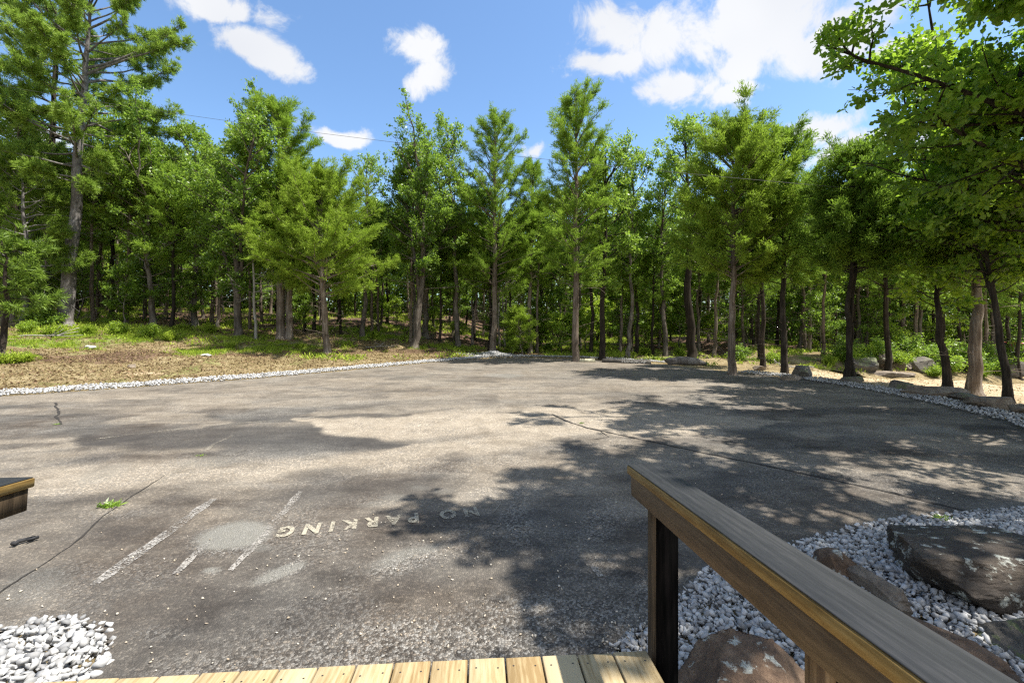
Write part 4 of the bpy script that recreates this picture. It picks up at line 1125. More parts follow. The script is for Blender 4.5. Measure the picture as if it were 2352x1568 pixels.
# mound at the cedar
cxm, cym, _ = gt(1132, 818)
x = rng.normal(size=1600) * .75 + cxm + .1; y = rng.normal(size=1600) * .5 + cym - .2
z = hgt(x, y) + .05 + .22 * np.exp(-((x - cxm) ** 2 + (y - cym) ** 2) / .5)
tag(stones('gravel', np.stack([x, y, z], 1), rng.uniform(.03, .055, len(x)), SH_LOW, rng, M['limestone']), 'small mound of gravel at the foot of the central cedar', 'gravel', kind='stuff')
# right edge strip
RL = [(6.9, 5.1), (8.6, 6.4), (10.0, 8.9), (10.3, 10.8), (10.4, 13.0), (10.0, 15.3), (8.8, 17.4)]
L = np.array(RL); T = np.gradient(L, axis=0); T /= np.linalg.norm(T, axis=1)[:, None]; N = np.stack([T[:, 1], -T[:, 0]], 1)
strip = np.vstack([L - N * .3, (L + N * .55)[::-1]])
x, y = scatter(strip, .058, rng)
m = dist_poly(RL, x, y, False) < .25 + .4 * fbm(x * 1.3, y * 1.3, 3); x, y = x[m], y[m]
z = hgt(x, y) + .07 + rng.uniform(0, .03, len(x)); S = rng.uniform(.028, .05, len(x))
tag(stones('gravel', np.stack([x, y, z], 1), S, SH_LOW, rng, M['limestone']), 'strip of grey white gravel along the right edge of the lot', 'gravel', kind='stuff')
# pale path behind the wheel stops
xx = [g0(1240, 818), g0(1400, 820), g0(1560, 836)]
L = np.array([(.2, 24.9), (3.6, 24.3), (5.7, 22.7), (7.6, 20.9)])
strip = offset_strip(L[::1], .55, .55); x, y = scatter(strip, .065, rng)
z = hgt(x, y) + .05 + rng.uniform(0, .02, len(x)); S = rng.uniform(.03, .05, len(x))
tag(stones('gravel', np.stack([x, y, z], 1), S, SH_LOW, rng, M['limestone']), 'pale gravel line behind the wheel stops at the far end', 'gravel', kind='stuff')

# loose chips lying on the asphalt
cx_, cy2 = [], []
for k in range(260):
    q = rng.uniform()
    pxx, pyy = (rng.uniform(600, 1420), rng.uniform(1180, 1490)) if q < .6 else (rng.uniform(0, 600), rng.uniform(1200, 1560)) if q < .8 else (rng.uniform(1400, 2300), rng.uniform(1000, 1200))
    a_ = g0(pxx, pyy)
    if inside(ASPH, np.array([a_[0]]), np.array([a_[1]]))[0]: cx_.append(a_[0]); cy2.append(a_[1])
for k in range(170):   # spill beside the bed
    t = rng.uniform(); a_ = (.55 + rng.normal() * .10 + t * .45, 2.55 + t * .5 + rng.normal() * .1); cx_.append(a_[0]); cy2.append(a_[1])
x = np.array(cx_); y = np.array(cy2)
tag(stones('stone_chips', np.stack([x, y, asz(x, y) + .006], 1), rng.uniform(.006, .016, len(x)), SH_LOW, rng, M['tan_chip']), 'loose pale stone chips scattered on the asphalt', 'stone chips', kind='stuff')

# ------------------------------------------------------------------ rocks
def rock(name, c, dims, rz, mat, seed, lab, sub=5, tilt=(0, 0), planes=15, rough=.06, group='sandstone rocks set in the gravel', cat='rock'):
    V, F = hull_shape(seed, planes + 6, max(2, sub - 1), rough * .8)
    V = V * (np.array(dims) / 2) * 1.06
    cx, sx = math.cos(tilt[0]), math.sin(tilt[0]); cy, sy = math.cos(tilt[1]), math.sin(tilt[1])
    Rx = np.array([[1, 0, 0], [0, cx, -sx], [0, sx, cx]]); Ry = np.array([[cy, 0, sy], [0, 1, 0], [-sy, 0, cy]])
    V = V @ (Rx @ Ry).T
    o = link_mesh(name, np_mesh(name, V, [F], mat, False), None, c)
    o.rotation_euler = (0, 0, rz)
    o.data.shade_auto_smooth(angle=R(32)) if hasattr(o.data, 'shade_auto_smooth') else None
    tag(o, lab, cat, group)
    return o
rock('boulder', (3.72, 3.40, .12), (1.85, 1.15, .80), -.12, M['rock_dark'], 12, 'largest dark brown boulder with pale lichen, right of the handrail', 6, tilt=(-.15, .12), planes=9, rough=.05)
rock('rock', (2.55, 3.52, .05), (.56, .44, .34), -.5, M['rock_red'], 32, 'brown block rock touching the left end of the long slab', 5, planes=8)
rock('rock_slab', (2.66, 3.20, .05), (.85, .22, .24), -1.35, M['rock_tan'], 33, 'long narrow tan rock slab leaning before the largest boulder', 5, planes=8)
rock('boulder', (1.14, 2.2, .07), (.95, .72, .66), .1, M['rock_red'], 17, 'reddish boulder with white lichen flecks beside the deck posts', 6, tilt=(.1, -.05), planes=11, rough=.05)
rock('rock_slab', (2.58, 2.60, .05), (1.0, .28, .26), -1.2, M['rock_red'], 35, 'long brown rock slab close under the right end of the handrail', 5, planes=8)
rock('rock', (3.12, 2.66, .06), (.66, .44, .36), -.3, M['rock_grey'], 36, 'greenish grey rock cut by the right edge, below the largest boulder', 5, planes=8)
rock('rock', (1.18, 1.62, .0), (.5, .3, .2), .3, M['rock_dark'], 37, 'small dark rock partly under the deck edge by the black post', 4)
rock('rock', (1.63, 3.35, .015), (.10, .07, .06), .3, M['rock_tan'], 38, 'tiny tan stone on the gravel above the handrail gap', 3)
def rock_at(name, px, py, wpx, hpx, depth, mat, seed, lab, rz=0, group='rocks along the right edge of the lot'):
    x, y, z = gt(px, py); w = wpx / FPX * y; h = hpx / FPX * y
    return rock(name, (x, y + depth * .3, z + h * .62), (w * 1.15, depth, h * 1.9), rz, M[mat], seed, lab, 4, group=group)
rock_at('rock', 1966, 884, 50, 14, .5, 'rock_grey', 41, 'low rock at the foot of the double trunked cedar')
rock_at('rock', 1846, 872, 46, 22, .6, 'rock_grey', 42, 'mossy humped rock right of the dark trunked cedar')
rock_at('rock', 1822, 876, 50, 10, .4, 'rock_tan', 43, 'flat tan rock beside the mossy humped rock')
rock_at('rock', 2078, 900, 58, 19, .5, 'rock_grey', 44, 'lone squat brown rock at the edge of the sandy field')
rock_at('rock_slab', 2165, 916, 118, 18, .7, 'rock_tan', 45, 'long flat rock before the bent black trunk', -.25)
rock_at('rock_slab', 2240, 926, 78, 17, .6, 'rock_grey', 46, 'dark flat rock at the foot of the thick brown cedar', -.2)
rock_at('rock_slab', 2310, 945, 105, 24, .7, 'rock_tan', 47, 'long flat rock at the foot of the forking black tree', -.2)
rock_at('rock', 2252, 937, 18, 12, .18, 'rock_pale', 48, 'small white stone between the flat rocks at the right')
rock_at('rock', 2385, 962, 70, 20, .6, 'rock_tan', 49, 'rock on the gravel strip cut by the right edge')
for k, (px_, py_, w, h, mt, lab) in enumerate([(1985, 852, 70, 26, 'rock_grey', 'big dark boulder on the far creek bank, leftmost of the row'), (2035, 848, 44, 28, 'rock_tan', 'rounded tan boulder on the far creek bank beside the big dark one'),
        (2082, 850, 44, 16, 'rock_tan', 'low tan rock in the middle of the creek bank row'), (2130, 858, 54, 24, 'rock_grey', 'grey boulder on the creek bank left of the bent black trunk'),
        (2050, 866, 110, 10, 'rock_tan', 'long low ledge of rock below the creek bank boulders'), (2335, 868, 60, 30, 'rock_grey', 'dark bank rock below the red tractor'), (1900, 835, 34, 10, 'rock_tan', 'small rock left of the double trunked cedar'),
        (1752, 852, 30, 7, 'rock_tan', 'small flat stone between the bright cedar and the dark cedar')]):
    rock_at('rock', px_, py_, w, h, .8, mt, 61 + k, lab, 0, 'rocks on the creek bank')
rock_at('rock', 205, 802, 30, 5, .3, 'rock_pale', 81, 'flat pale stone on the dirt of the left bank', 0, 'pale stones on the left bank')
rock_at('rock', 20, 826, 22, 5, .25, 'rock_pale', 82, 'pale stone by the sparse little pine at the left edge', 0, 'pale stones on the left bank')
rock_at('rock', 470, 818, 26, 4, .25, 'rock_pale', 83, 'thin pale stone by the green grass on the left bank', 0, 'pale stones on the left bank')
rock_at('rock', 300, 845, 18, 6, .25, 'rock_tan', 84, 'tan stone above the left gravel strip', 0, 'pale stones on the left bank')

# ------------------------------------------------------------------ deck and handrails (ramp frame: local Y runs down the ramp, away from the house)
YAW = R(4.5); SL = .0747
dr_ = np.array([-math.sin(YAW), math.cos(YAW)]); rr_ = np.array([math.cos(YAW), math.sin(YAW)])
pitch = -math.atan(SL)
def ramp_frame(name, org):
    r = empty(name, org); r.rotation_mode = 'XYZ'
    r.rotation_euler = (pitch, 0, YAW); return r
# origin: right end corner of the deck, top surface
EDGE_R = .555
YAW = R(4.0)
org = (EDGE_R, 1.873 + (EDGE_R - .489) * math.tan(YAW), .64)
deck = ramp_frame('wooden_deck', org)
tag(deck, 'new yellow pine deck of lengthwise boards at the bottom edge', 'deck')
rng = np.random.RandomState(3)
bw, gap = .140, .007
for k in range(18):
    xc = -(bw / 2) - k * (bw + gap) + .0
    e = rng.uniform(-.006, .006)
    mb = MB(); Lb = 3.3
    mb.box((0, -Lb / 2 + e, -.019), (bw, Lb, .038), bev=.004)
    me_b = mb.mesh('deck_board', M['deck']); nb = len(me_b.polygons)
    sm = MB(); sm.V = list(mb.V); sm.F4 = list(mb.F4); sm.n = mb.n
    for jx_ in (-.042, .042):
        for jy_ in (-.055, -.46, -.86, -1.26):
            an = np.linspace(0, 2 * PI, 9)[:-1]
            c = np.array([jx_ + rng.uniform(-.004, .004), jy_ + rng.uniform(-.008, .008), .0006])
            ring = np.stack([c[0] + .0042 * np.cos(an), c[1] + .0042 * np.sin(an), np.full(8, .0006)], 1)
            sm.add(np.vstack([ring, [c]]), None, [[i_, (i_ + 1) % 8, 8] for i_ in range(8)])
    me_b = sm.mesh('deck_board', M['deck']); me_b.materials.append(M['screw'])
    for p_ in list(me_b.polygons)[nb:]: p_.material_index = 1
    link_mesh('deck_board', me_b, deck, (xc, 0, rng.uniform(-.0012, .0012)))
mb = MB(); mb.box((-1.32, -.03 - .02, -.038 - .09), (2.62, .038, .175)); mb.build('rim_board', M['post_brown'], deck)
for jx_ in (-.02, -2.6):
    mb = MB(); mb.box((jx_, -1.7, -.038 - .09), (.038, 3.2, .175)); mb.build('side_joist', M['rail_brown'], deck)
for jx_ in (-.3, -1.3, -2.3):
    mb = MB(); mb.box((jx_, -.18, -.34), (.089, .089, .6)); mb.build('support_post', M['post_brown'], deck)

YAW = R(4.5)
def handrail(name, org, side, lab, posts):
    """side +1: right rail (cap extends to +x from its inner edge); -1: left rail"""
    r = ramp_frame(name, org); tag(r, lab, 'handrail', 'handrails of the deck')
    s = side
    mb = MB(); mb.box((s * .070, -1.6, -.0015), (.1396, 3.2, .003)); 
    mb = MB(); Lc = 3.2
    # cap as two pieces: weathered dark top skin on an amber body
    mb.box((s * .070, -Lc / 2, -.019 - .001), (.140, Lc, .036), bev=.003); mb.build('cap_board', M['rail_amber'], r)
    mb = MB(); mb.box((s * .0705, -Lc / 2, .0005), (.134, Lc - .006, .005), bev=.002); mb.build('cap_top', M['rail_top'], r)
    mb = MB(); mb.box((s * (.012 + .019), -Lc / 2 - .012, -.038 - .0445 - .002), (.038, Lc, .089), bev=.002); mb.build('side_rail', M['rail_brown'] if side > 0 else M['post_side'], r)
    for yy, m1, blk in posts:
        # post is vertical: undo the ramp pitch
        x0 = s * (.053 + .0445)
        hgt_top = -.040
        h = 1.75
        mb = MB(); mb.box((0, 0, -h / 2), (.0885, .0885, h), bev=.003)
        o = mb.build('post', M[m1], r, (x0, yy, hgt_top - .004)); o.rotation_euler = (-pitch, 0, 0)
        # thin near-black sheet: shade painted on the camera side of the post
        mb = MB(); mb.box((0, -.0445 - .0045, -h / 2), (.0885, .009, h)); q = mb.build('post_shade_face', M['post_shade'], o)
    return r
capz = 1.355
hr = handrail('handrail', (.513, 2.03, capz), 1, 'right handrail with dark weathered top and amber edge, sloping down beside the rocks', [(-.105 - .045, 'post_side', 1), (-1.03 - .045, 'post_brown', 1)])
hl = handrail('handrail', (-1.96, 1.87, capz), -1, 'left handrail end with dark top poking in at the left edge', [(-.30, 'post_side', 1), (-1.4, 'post_side', 1)])

# ------------------------------------------------------------------ cable
pa = np.array([-24.5, 20.0, H0 + (HY - 178) / FPX * 20.0]); pb = np.array([9.6, 13.0, H0 + (HY - 432) / FPX * 13.0])
t = np.linspace(0, 1, 60)[:, None]
cab = pa * (1 - t) + pb * t; cab[:, 2] -= (4 * t[:, 0] * (1 - t[:, 0])) * .38
mb = MB(); mb.tube(cab, .006, 5); cb = mb.build('overhead_cable', M['cable'], None, None, True)
tag(cb, 'thin overhead cable sagging across the trees', 'cable')

# ------------------------------------------------------------------ wheel stops, log, tractor
def stop(px0, px1, py, hpx, mat, lab):
    a = gt(px0, py); b = gt(px1, py + (3 if px1 > px0 + 60 else 0))
    L = math.hypot(b[0] - a[0], b[1] - a[1]); y = (a[1] + b[1]) / 2; h = hpx / FPX * y
    r = empty('wheel_stop', ((a[0] + b[0]) / 2, y, max(a[2], b[2], 0) - .01), math.atan2(b[1] - a[1], b[0] - a[0]))
    tag(r, lab, 'wheel stop', 'wheel stops at the far end of the lot')
    V = []; w = .16
    for xe in (-L / 2, L / 2):
        ins_ = .05 if xe < 0 else -.05
        V += [(xe, -w / 2, 0), (xe, w / 2, 0), (xe + ins_, w / 4, h), (xe + ins_, -w / 4, h)]
    F = [[0, 3, 2, 1], [4, 5, 6, 7], [0, 4, 7, 3], [1, 2, 6, 5], [3, 7, 6, 2], [0, 1, 5, 4]]
    m = MB(); m.add(V, F); m.build('curb_block', M[mat], r)
    return r, L, h, w
stop(1330, 1368, 833, 8, 'yellowish', 'short cream coloured wheel stop beside the pointed cedar')
r_, L_, h_, w_ = stop(1382, 1496, 834, 9, 'concrete_dark', 'long dark wheel stop with white HANDICAP lettering')
cu = bpy.data.curves.new('lettering', 'FONT'); cu.body = 'HANDICAP'; cu.size = .22; cu.align_x = 'CENTER'; cu.align_y = 'CENTER'; cu.extrude = .001
to = bpy.data.objects.new('tmp_text', cu); COL.objects.link(to); bpy.context.view_layer.update()
tm = bpy.data.meshes.new_from_object(to.evaluated_get(bpy.context.evaluated_depsgraph_get())); bpy.data.objects.remove(to)
tm.materials.clear(); tm.materials.append(M['rock_pale'])
lo = link_mesh('lettering', tm, r_, (.35, -.075, h_ * .5)); lo.rotation_euler = (R(78), 0, 0); lo.scale = (1.0, .75, 1)
x, y, z = gt(1580, 838)
rng = np.random.RandomState(9); m = MB()
lp = np.array([(-.75, 0, .15), (-.4, 0, .2), (0, .02, .2), (.4, 0, .17), (.62, -.02, .12), (.8, 0, .09)])
m.tube(lp, [.15, .19, .18, .15, .10, .05], 12)
for s0 in ((-.2, 0, .3), (.3, -.05, .25)):
    m.tube(np.array([s0, (s0[0] + .15, s0[1] - .1, s0[2] + .09)]), [.04, .02], 6)
V, F = rock_shape(91, 3, 10, .1)
m.add(V * [.26, .2, .2] + [-.72, 0, .16], None, F)
lg = m.build('log', M['log'], None, (x, y, z - .02), True); lg.rotation_euler = (0, 0, -.25)
tag(lg, 'grey weathered log lying at the far edge of the lot', 'log')

# red tractor with a flat trailer, behind the right trees
x, y, z = 36.5, 33.5, 0; z = hz(x, y)
trc = empty('tractor', (x, y, z), R(-35)); trc.scale = (.8, .8, .8)
tag(trc, 'small red tractor with black tyres in the clearing at the far right', 'tractor')
def wheel(name, loc, rad, w, parent):
    m = MB(); a = np.linspace(0, 2 * PI, 25)
    prof = [(-w / 2, rad * .6), (-w / 2, rad * .9), (-w / 4, rad), (w / 4, rad), (w / 2, rad * .9), (w / 2, rad * .6)]
    V = np.array([[math.cos(t_) * r__, yy, math.sin(t_) * r__] for t_ in a[:-1] for yy, r__ in prof]); k = len(prof); n = 24
    F = [[i_ * k + j, ((i_ + 1) % n) * k + j, ((i_ + 1) % n) * k + j + 1, i_ * k + j + 1] for i_ in range(n) for j in range(k - 1)]
    F += [[i_ * k, i_ * k + k - 1, ((i_ + 1) % n) * k + k - 1, ((i_ + 1) % n) * k] for i_ in range(n)]
    m.add(V, F); o = m.build(name, M['rubber'], parent, loc)
    m = MB(); m.tube(np.array([(0, -w * .35, 0), (0, w * .35, 0)]), rad * .6, 16); m.build('rim', M['grey_metal'], o)
    return o
m = MB(); m.box((.75, 0, 1.0), (1.3, .62, .62), bev=.08); m.box((.75, 0, .62), (1.5, .4, .2)); m.build('hood', M['red_paint'], trc)
m = MB(); m.box((-.45, 0, .75), (1.2, .5, .35), bev=.04); m.build('chassis', M['rubber'], trc)
for s in (-1, 1):
    m = MB(); m.box((-.6, s * .62, 1.32), (.95, .36, .07), bev=.02); m.box((-1.0, s * .62, 1.1), (.07, .36, .4)); m.build('fender', M['red_paint'], trc)
    wheel('rear_wheel', (-.6, s * .72, .68), .68, .36, trc); wheel('front_wheel', (1.25, s * .55, .36), .36, .22, trc)
m = MB(); m.box((-.55, 0, 1.15), (.45, .45, .1), bev=.03); m.box((-.78, 0, 1.4), (.08, .45, .45), bev=.03); m.build('seat', M['dark_blue'], trc)
m = MB(); m.tube(np.array([(.1, 0, 1.2), (-.12, 0, 1.55)]), .02, 6)
an = np.linspace(0, 2 * PI, 17); m.tube(np.stack([-.12 + .05 * np.cos(an), .19 * np.sin(an), 1.55 + .18 * np.cos(an)], 1), .015, 5); m.build('steering_wheel', M['rubber'], trc)
m = MB(); m.tube(np.array([(1.1, .15, 1.3), (1.1, .15, 1.8)]), .035, 8); m.build('exhaust_pipe', M['grey_metal'], trc)
tl = empty('flatbed_trailer', (x - .6, y - 2.2, hz(x - .6, y - 2.2)), R(-35)); tag(tl, 'low grey flatbed trailer parked in front of the red tractor', 'trailer'); tl.scale = (.85,) * 3
m = MB(); m.box((0, 0, .58), (3.4, 1.6, .1), bev=.02); m.build('bed', M['grey_metal'], tl)
m = MB(); m.box((0, -.81, .42), (3.3, .05, .2)); m.box((0, .81, .42), (3.3, .05, .2)); m.box((-1.6, 0, .42), (.05, 1.6, .2)); m.build('side_frame', M['rubber'], tl)
for s in (-1, 1):
    for wx in (-.45, .45): wheel('wheel', (wx, s * .62, .34), .34, .2, tl)

# ------------------------------------------------------------------ grass, weeds, litter
def blades(name, x, y, hgt_, wid, mat, rng, lean=.5, lab='', cat='grass', zoff=0, kind='stuff'):
    n = len(x); z = hgt(x, y) + zoff
    P = np.stack([x, y, z], 1); D = rng.normal(size=(n, 3)) * lean; D[:, 2] = 1
    me = leaf_mesh(name, P, D, hgt_, wid, rng, mat, 0, False, .03)
    o = link_mesh(name, me); tag(o, lab, cat, kind=kind); return o
rng = np.random.RandomState(21)
def samples(n, lo=(-24, 12), hi=(2, 28)):
    x = rng.uniform(lo[0], hi[0], n); y = rng.uniform(lo[1], hi[1], n)
    return x, y
x, y = samples(420000)
z = hgt(x, y); qx_, qy_ = to_px(x, y, z)
qx2 = qx_ + (fbm(x * .9, y * .9, 3) - .5) * 60; qy2 = qy_ + (fbm(x * .9 + 40, y * .9, 3) - .5) * 14
gm = np.zeros(len(x))
for e in GREEN_E: gm = np.maximum(gm, ell(qx2, qy2, *e))
dd = dist_poly(ASPH, x, y); out_ = ~inside(ASPH, x, y)
clump = fbm(x * 2.2, y * 2.2, 3)
m = out_ & (dd > .9) & (rng.uniform(size=len(x)) < gm * .85 * smooth01(.42, .62, clump)); 
n = m.sum()
blades('grass', x[m], y[m], rng.uniform(.06, .20, n) * (.35 + .9 * clump[m]), rng.uniform(.012, .028, n), M['grass'], rng, .45, 'bright green grass in patches on the left bank')
m2 = out_ & (dd > .85) & (rng.uniform(size=len(x)) < .32) & (gm < .8)
n = m2.sum()
blades('dry_grass', x[m2], y[m2], rng.uniform(.04, .11, n), rng.uniform(.012, .03, n), M['straw'], rng, 2.5, 'short dry straw lying over the left bank', 'dry grass')
m3 = out_ & (dd > .85) & (rng.uniform(size=len(x)) < .06); n = m3.sum()
blades('leaf_litter', x[m3], y[m3], rng.uniform(.05, .12, n), rng.uniform(.03, .07, n), M['litter'], rng, 3, 'brown fallen leaves strewn under the trees', 'leaf litter', .01)
# thin green growth everywhere else beyond the lot
x = rng.uniform(-34, 40, 260000); y = rng.uniform(20, 46, 260000)
dd = dist_poly(ASPH, x, y); out_ = ~inside(ASPH, x, y)
gm = smooth01(.50, .62, fbm(x * .35 + 31, y * .35, 3)) + .5 * smooth01(.58, .68, fbm(x * 1.1 + 60, y * 1.1, 3))
fld = (x > 10.5) & (y < 19.5 + (x - 10) * .3)
m = out_ & (dd > 1.3) & ~fld & (rng.uniform(size=len(x)) < gm * .5); n = m.sum()
blades('undergrowth', x[m], y[m], rng.uniform(.08, .32, n), rng.uniform(.03, .08, n), M['grass'], rng, .9, 'low green undergrowth on the floor of the woods', 'undergrowth')
x = rng.uniform(10.4, 24, 30000); y = rng.uniform(6, 22, 30000); m = (rng.uniform(size=len(x)) < .35) & (dist_poly(ASPH, x, y) > .9) & ~inside(ASPH, x, y); n = m.sum()
blades('dry_grass', x[m], y[m], rng.uniform(.03, .10, n), rng.uniform(.012, .03, n), M['straw'], rng, 2.5, 'sparse straw on the sandy field at the right', 'dry grass')

# shrubs (each a thing)
def shrub_mesh(seed, Rs, Hs, n, mat, leaf=.09):
    rng = np.random.RandomState(seed); P = []; w = MB()
    for k in range(26):
        a = rng.uniform(0, 2 * PI); el = rng.uniform(.5, 1.45)
        d = np.array([math.cos(a) * math.cos(el) * Rs, math.sin(a) * math.cos(el) * Rs, math.sin(el) * Hs]); L = np.linalg.norm(d) * rng.uniform(.7, 1.1)
        pth = bent((0, 0, 0), d / np.linalg.norm(d), L, 6, rng, 0, .14); w.tube(pth, .008, 3, False)
        for q in range(n // 26 // 8):
            c = at_path(pth, rng.uniform(.25, 1)); P.append(c + rng.normal(size=(8, 3)) * [.10, .10, .06])
    P = np.vstack(P); n = len(P)
    return w.mesh('stems', M['bark_oak']), leaf_mesh('foliage', P, rng.normal(size=(n, 3)) + [0, 0, .2], rng.uniform(.7, 1.3, n) * leaf, rng.uniform(.4, .7, n) * leaf, rng, mat, .8)
SM = [shrub_mesh(1, .7, .8, 2600, M['lime']), shrub_mesh(2, .9, 1.1, 3400, M['oak']), shrub_mesh(3, .6, .55, 2000, M['grass'])]
SHR = [(100, 752, 1, 1.2), (62, 765, 0, .7), (128, 775, 2, 1.0), (200, 770, 2, .9), (268, 768, 0, .8), (345, 776, 0, .85), (385, 782, 2, .8), (20, 835, 2, .7), (60, 832, 2, .6), (480, 765, 2, .8), (420, 760, 2, .7), (530, 800, 2, .6), (690, 800, 2, .55), (860, 775, 2, .7),
       (1200, 800, 2, .8), (1215, 805, 0, .5), (1260, 808, 0, .7), (1320, 808, 0, .7), (1480, 815, 2, .8), (1560, 818, 2, .8), (1700, 830, 1, .7), (1775, 835, 0, .7), (1905, 838, 2, .8), (1955, 838, 0, .9), (1990, 832, 0, 1.1), (2020, 833, 1, 1.1), (2070, 842, 0, 1.0), (2110, 838, 0, 1.0),
       (2150, 850, 1, 1.2), (2185, 858, 0, 1.1), (2150, 866, 0, .7), (2210, 850, 1, 1.3), (2268, 852, 1, 1.3), (2290, 862, 0, .9), (2255, 868, 0, .8), (2335, 850, 2, 1.2), (2350, 840, 1, 1.3), (2205, 836, 0, 1.4), (2090, 828, 1, 1.2), (1940, 826, 1, 1.1)]
sfirst = {}
for i, (px_, py_, k, s) in enumerate(SHR):
    x, y, z = gt(px_, py_); y = min(y, 40); x = (px_ - 1176) / FPX * y; z = hz(x, y)
    reg = 'on the left bank' if px_ < 900 else 'at the far end of the lot' if px_ < 1800 else 'on the creek bank at the right'
    lab = ['lime green leafy shrub', 'rounded mid green shrub', 'low grassy green shrub'][k] + ' ' + reg
    if k not in sfirst:
        r = empty('shrub', (x, y, z), i * 1.3); tag(r, lab, 'shrub', lab.replace('shrub', 'shrubs')); link_mesh('stems', SM[k][0], r); link_mesh('foliage', SM[k][1], r); r.scale = (s, s, s); sfirst[k] = r
    else: copy_tree(sfirst[k], (x, y, z), i * 1.3, s, lab, lab.replace('shrub', 'shrubs'))

def fallen(px_, py_, L, az, seed, lab):
    rng = np.random.RandomState(seed); x, y, z = gt(px_, py_); m = MB()
    pth = bent((0, 0, .05), (math.cos(az), math.sin(az), .02), L, 9, rng, 0, .10); pth[:, 2] = .04 + .05 * rng.uniform(size=9)
    m.tube(pth, .035 * (1 - .7 * np.linspace(0, 1, 9)), 6)
    for q in range(5):
        m.tube(bent(at_path(pth, rng.uniform(.2, .95)), unit(np.array([math.cos(az + rng.normal() * .8), math.sin(az + rng.normal() * .8), rng.uniform(.1, .6)])), L * .3, 5, rng, 0, .15), .012, 4)
    o = m.build('fallen_branch', M['bark_dead'], None, (x, y, z)); tag(o, lab, 'branch', 'fallen branches on the ground')
fallen(40, 775, 2.6, .1, 1, 'long pale fallen branch in the grass at the far left edge')
fallen(560, 790, 1.4, 2.9, 2, 'fallen branch on the bank left of the twin trunk cedar')
fallen(840, 800, 1.6, .4, 3, 'fallen branch on the bank right of the light green cedar')
fallen(1210, 812, 1.8, 2.2, 4, 'fallen branch in the weeds right of the gravel mound')
fallen(1960, 856, 1.5, .9, 5, 'bare fallen branch in front of the creek boulders')
fallen(1870, 848, 1.6, 2.5, 6, 'fallen branch left of the double trunked cedar')

def weed(px_, py_, s, n, seed, lab):
    rng = np.random.RandomState(seed); x, y = g0(px_, py_); 
    a = rng.uniform(0, 2 * PI, n); D = np.stack([np.cos(a), np.sin(a), rng.uniform(.15, .9, n)], 1)
    P = np.stack([rng.normal(size=n) * s * .5, rng.normal(size=n) * s * .25, np.zeros(n)], 1)
    me = leaf_mesh('weed', P, D, rng.uniform(.4, 1.0, n) * s, rng.uniform(.1, .22, n) * s, rng, M['grass'], .3)
    me.materials[0] = M['oak']
    o = link_mesh('weed', me, None, (x, y, float(asz(x, y)) + .003)); tag(o, lab, 'weed', 'weeds growing in the cracks')
weed(250, 1162, .10, 90, 1, 'bright green weed tuft growing in the left crack')
weed(462, 1047, .05, 30, 2, 'tiny weed in the pale seam above the green tuft')
weed(130, 975, .06, 30, 3, 'small weed in the short crack near the left gravel')
weed(2165, 1195, .09, 50, 4, 'weed tuft at the right gravel edge')
weed(1335, 972, .05, 40, 5, 'small brownish weed in the long dark crack')
weed(2245, 1512, .05, 30, 6, 'green sprig beside the handrail on the gravel')
def twig(px0, py0, px1, py1, r, mat, lab, nm='twig'):
    a = g0(px0, py0); b = g0(px1, py1); rng = np.random.RandomState(int(px0))
    pts_ = np.array([(a[0] + (b[0] - a[0]) * t_, a[1] + (b[1] - a[1]) * t_, r + .008 + rng.uniform(0, .006)) for t_ in np.linspace(0, 1, 7)]); pts_[1:-1, :2] += rng.normal(size=(5, 2)) * r * 1.0
    m = MB(); m.tube(pts_, r * (1 - .4 * np.linspace(0, 1, 7)), 6); o = m.build(nm, mat, None, None, True); tag(o, lab, nm)
twig(30, 1255, 88, 1240, .02, M['rubber'], 'short dark flat strip on the asphalt at the left edge', 'rubber_strip')
twig(1132, 1180, 1150, 1158, .004, M['bark_dead'], 'thin pale twig on the shaded asphalt')

import os
if os.environ.get('DBG_SHADOW'):
    for o in bpy.data.objects:
        if o.name.startswith('crown') and o.data in DBG:
            co2 = np.empty(len(o.data.vertices) * 3); o.data.vertices.foreach_get('co', co2); co2 = co2.reshape(-1, 3) + np.array(o.parent.location)
            print('CROWN', np.percentile(co2, [2, 50, 98], axis=0).round(1).tolist())
# ------------------------------------------------------------------ camera
cam = bpy.data.cameras.new('camera'); cam.lens = 16.0; cam.sensor_width = 36.0; cam.clip_end = 2000; cam.clip_start = .05
cam.shift_y = -(784 - HY) / 2352.0
co_ = bpy.data.objects.new('camera', cam); COL.objects.link(co_)
co_.location = (0, 0, H0); co_.rotation_euler = (R(90), 0, 0)
scene.camera = co_

# ------------------------------------------------------------------ light
AZ = R(96); EL = R(64)
sun = bpy.data.lights.new('sun', 'SUN'); sun.energy = 4.6; sun.angle = R(.55); sun.color = (1, .94, .85)
so = bpy.data.objects.new('sun', sun); COL.objects.link(so)
sv = Vector((math.sin(AZ) * math.cos(EL), math.cos(AZ) * math.cos(EL), math.sin(EL)))
so.rotation_euler = sv.to_track_quat('Z', 'Y').to_euler()
w = bpy.data.worlds.new('World'); scene.world = w; w.use_nodes = True
nt = w.node_tree
for n_ in list(nt.nodes): nt.nodes.remove(n_)
out = nt.nodes.new('ShaderNodeOutputWorld'); bgn = nt.nodes.new('ShaderNodeBackground'); bgn.inputs[1].default_value = .088
sky = nt.nodes.new('ShaderNodeTexSky'); sky.sky_type = 'NISHITA'; sky.sun_disc = False; sky.sun_elevation = EL; sky.sun_rotation = AZ
sky.air_density = 1.0; sky.dust_density = .6; sky.ozone_density = 2.2
tc = nt.nodes.new('ShaderNodeTexCoord'); Pd = tc.outputs['Generated']
n1 = noise(nt, Pd, 5.5, 8, .58, .3); n2 = noise(nt, Pd, 2.2, 3, .5)
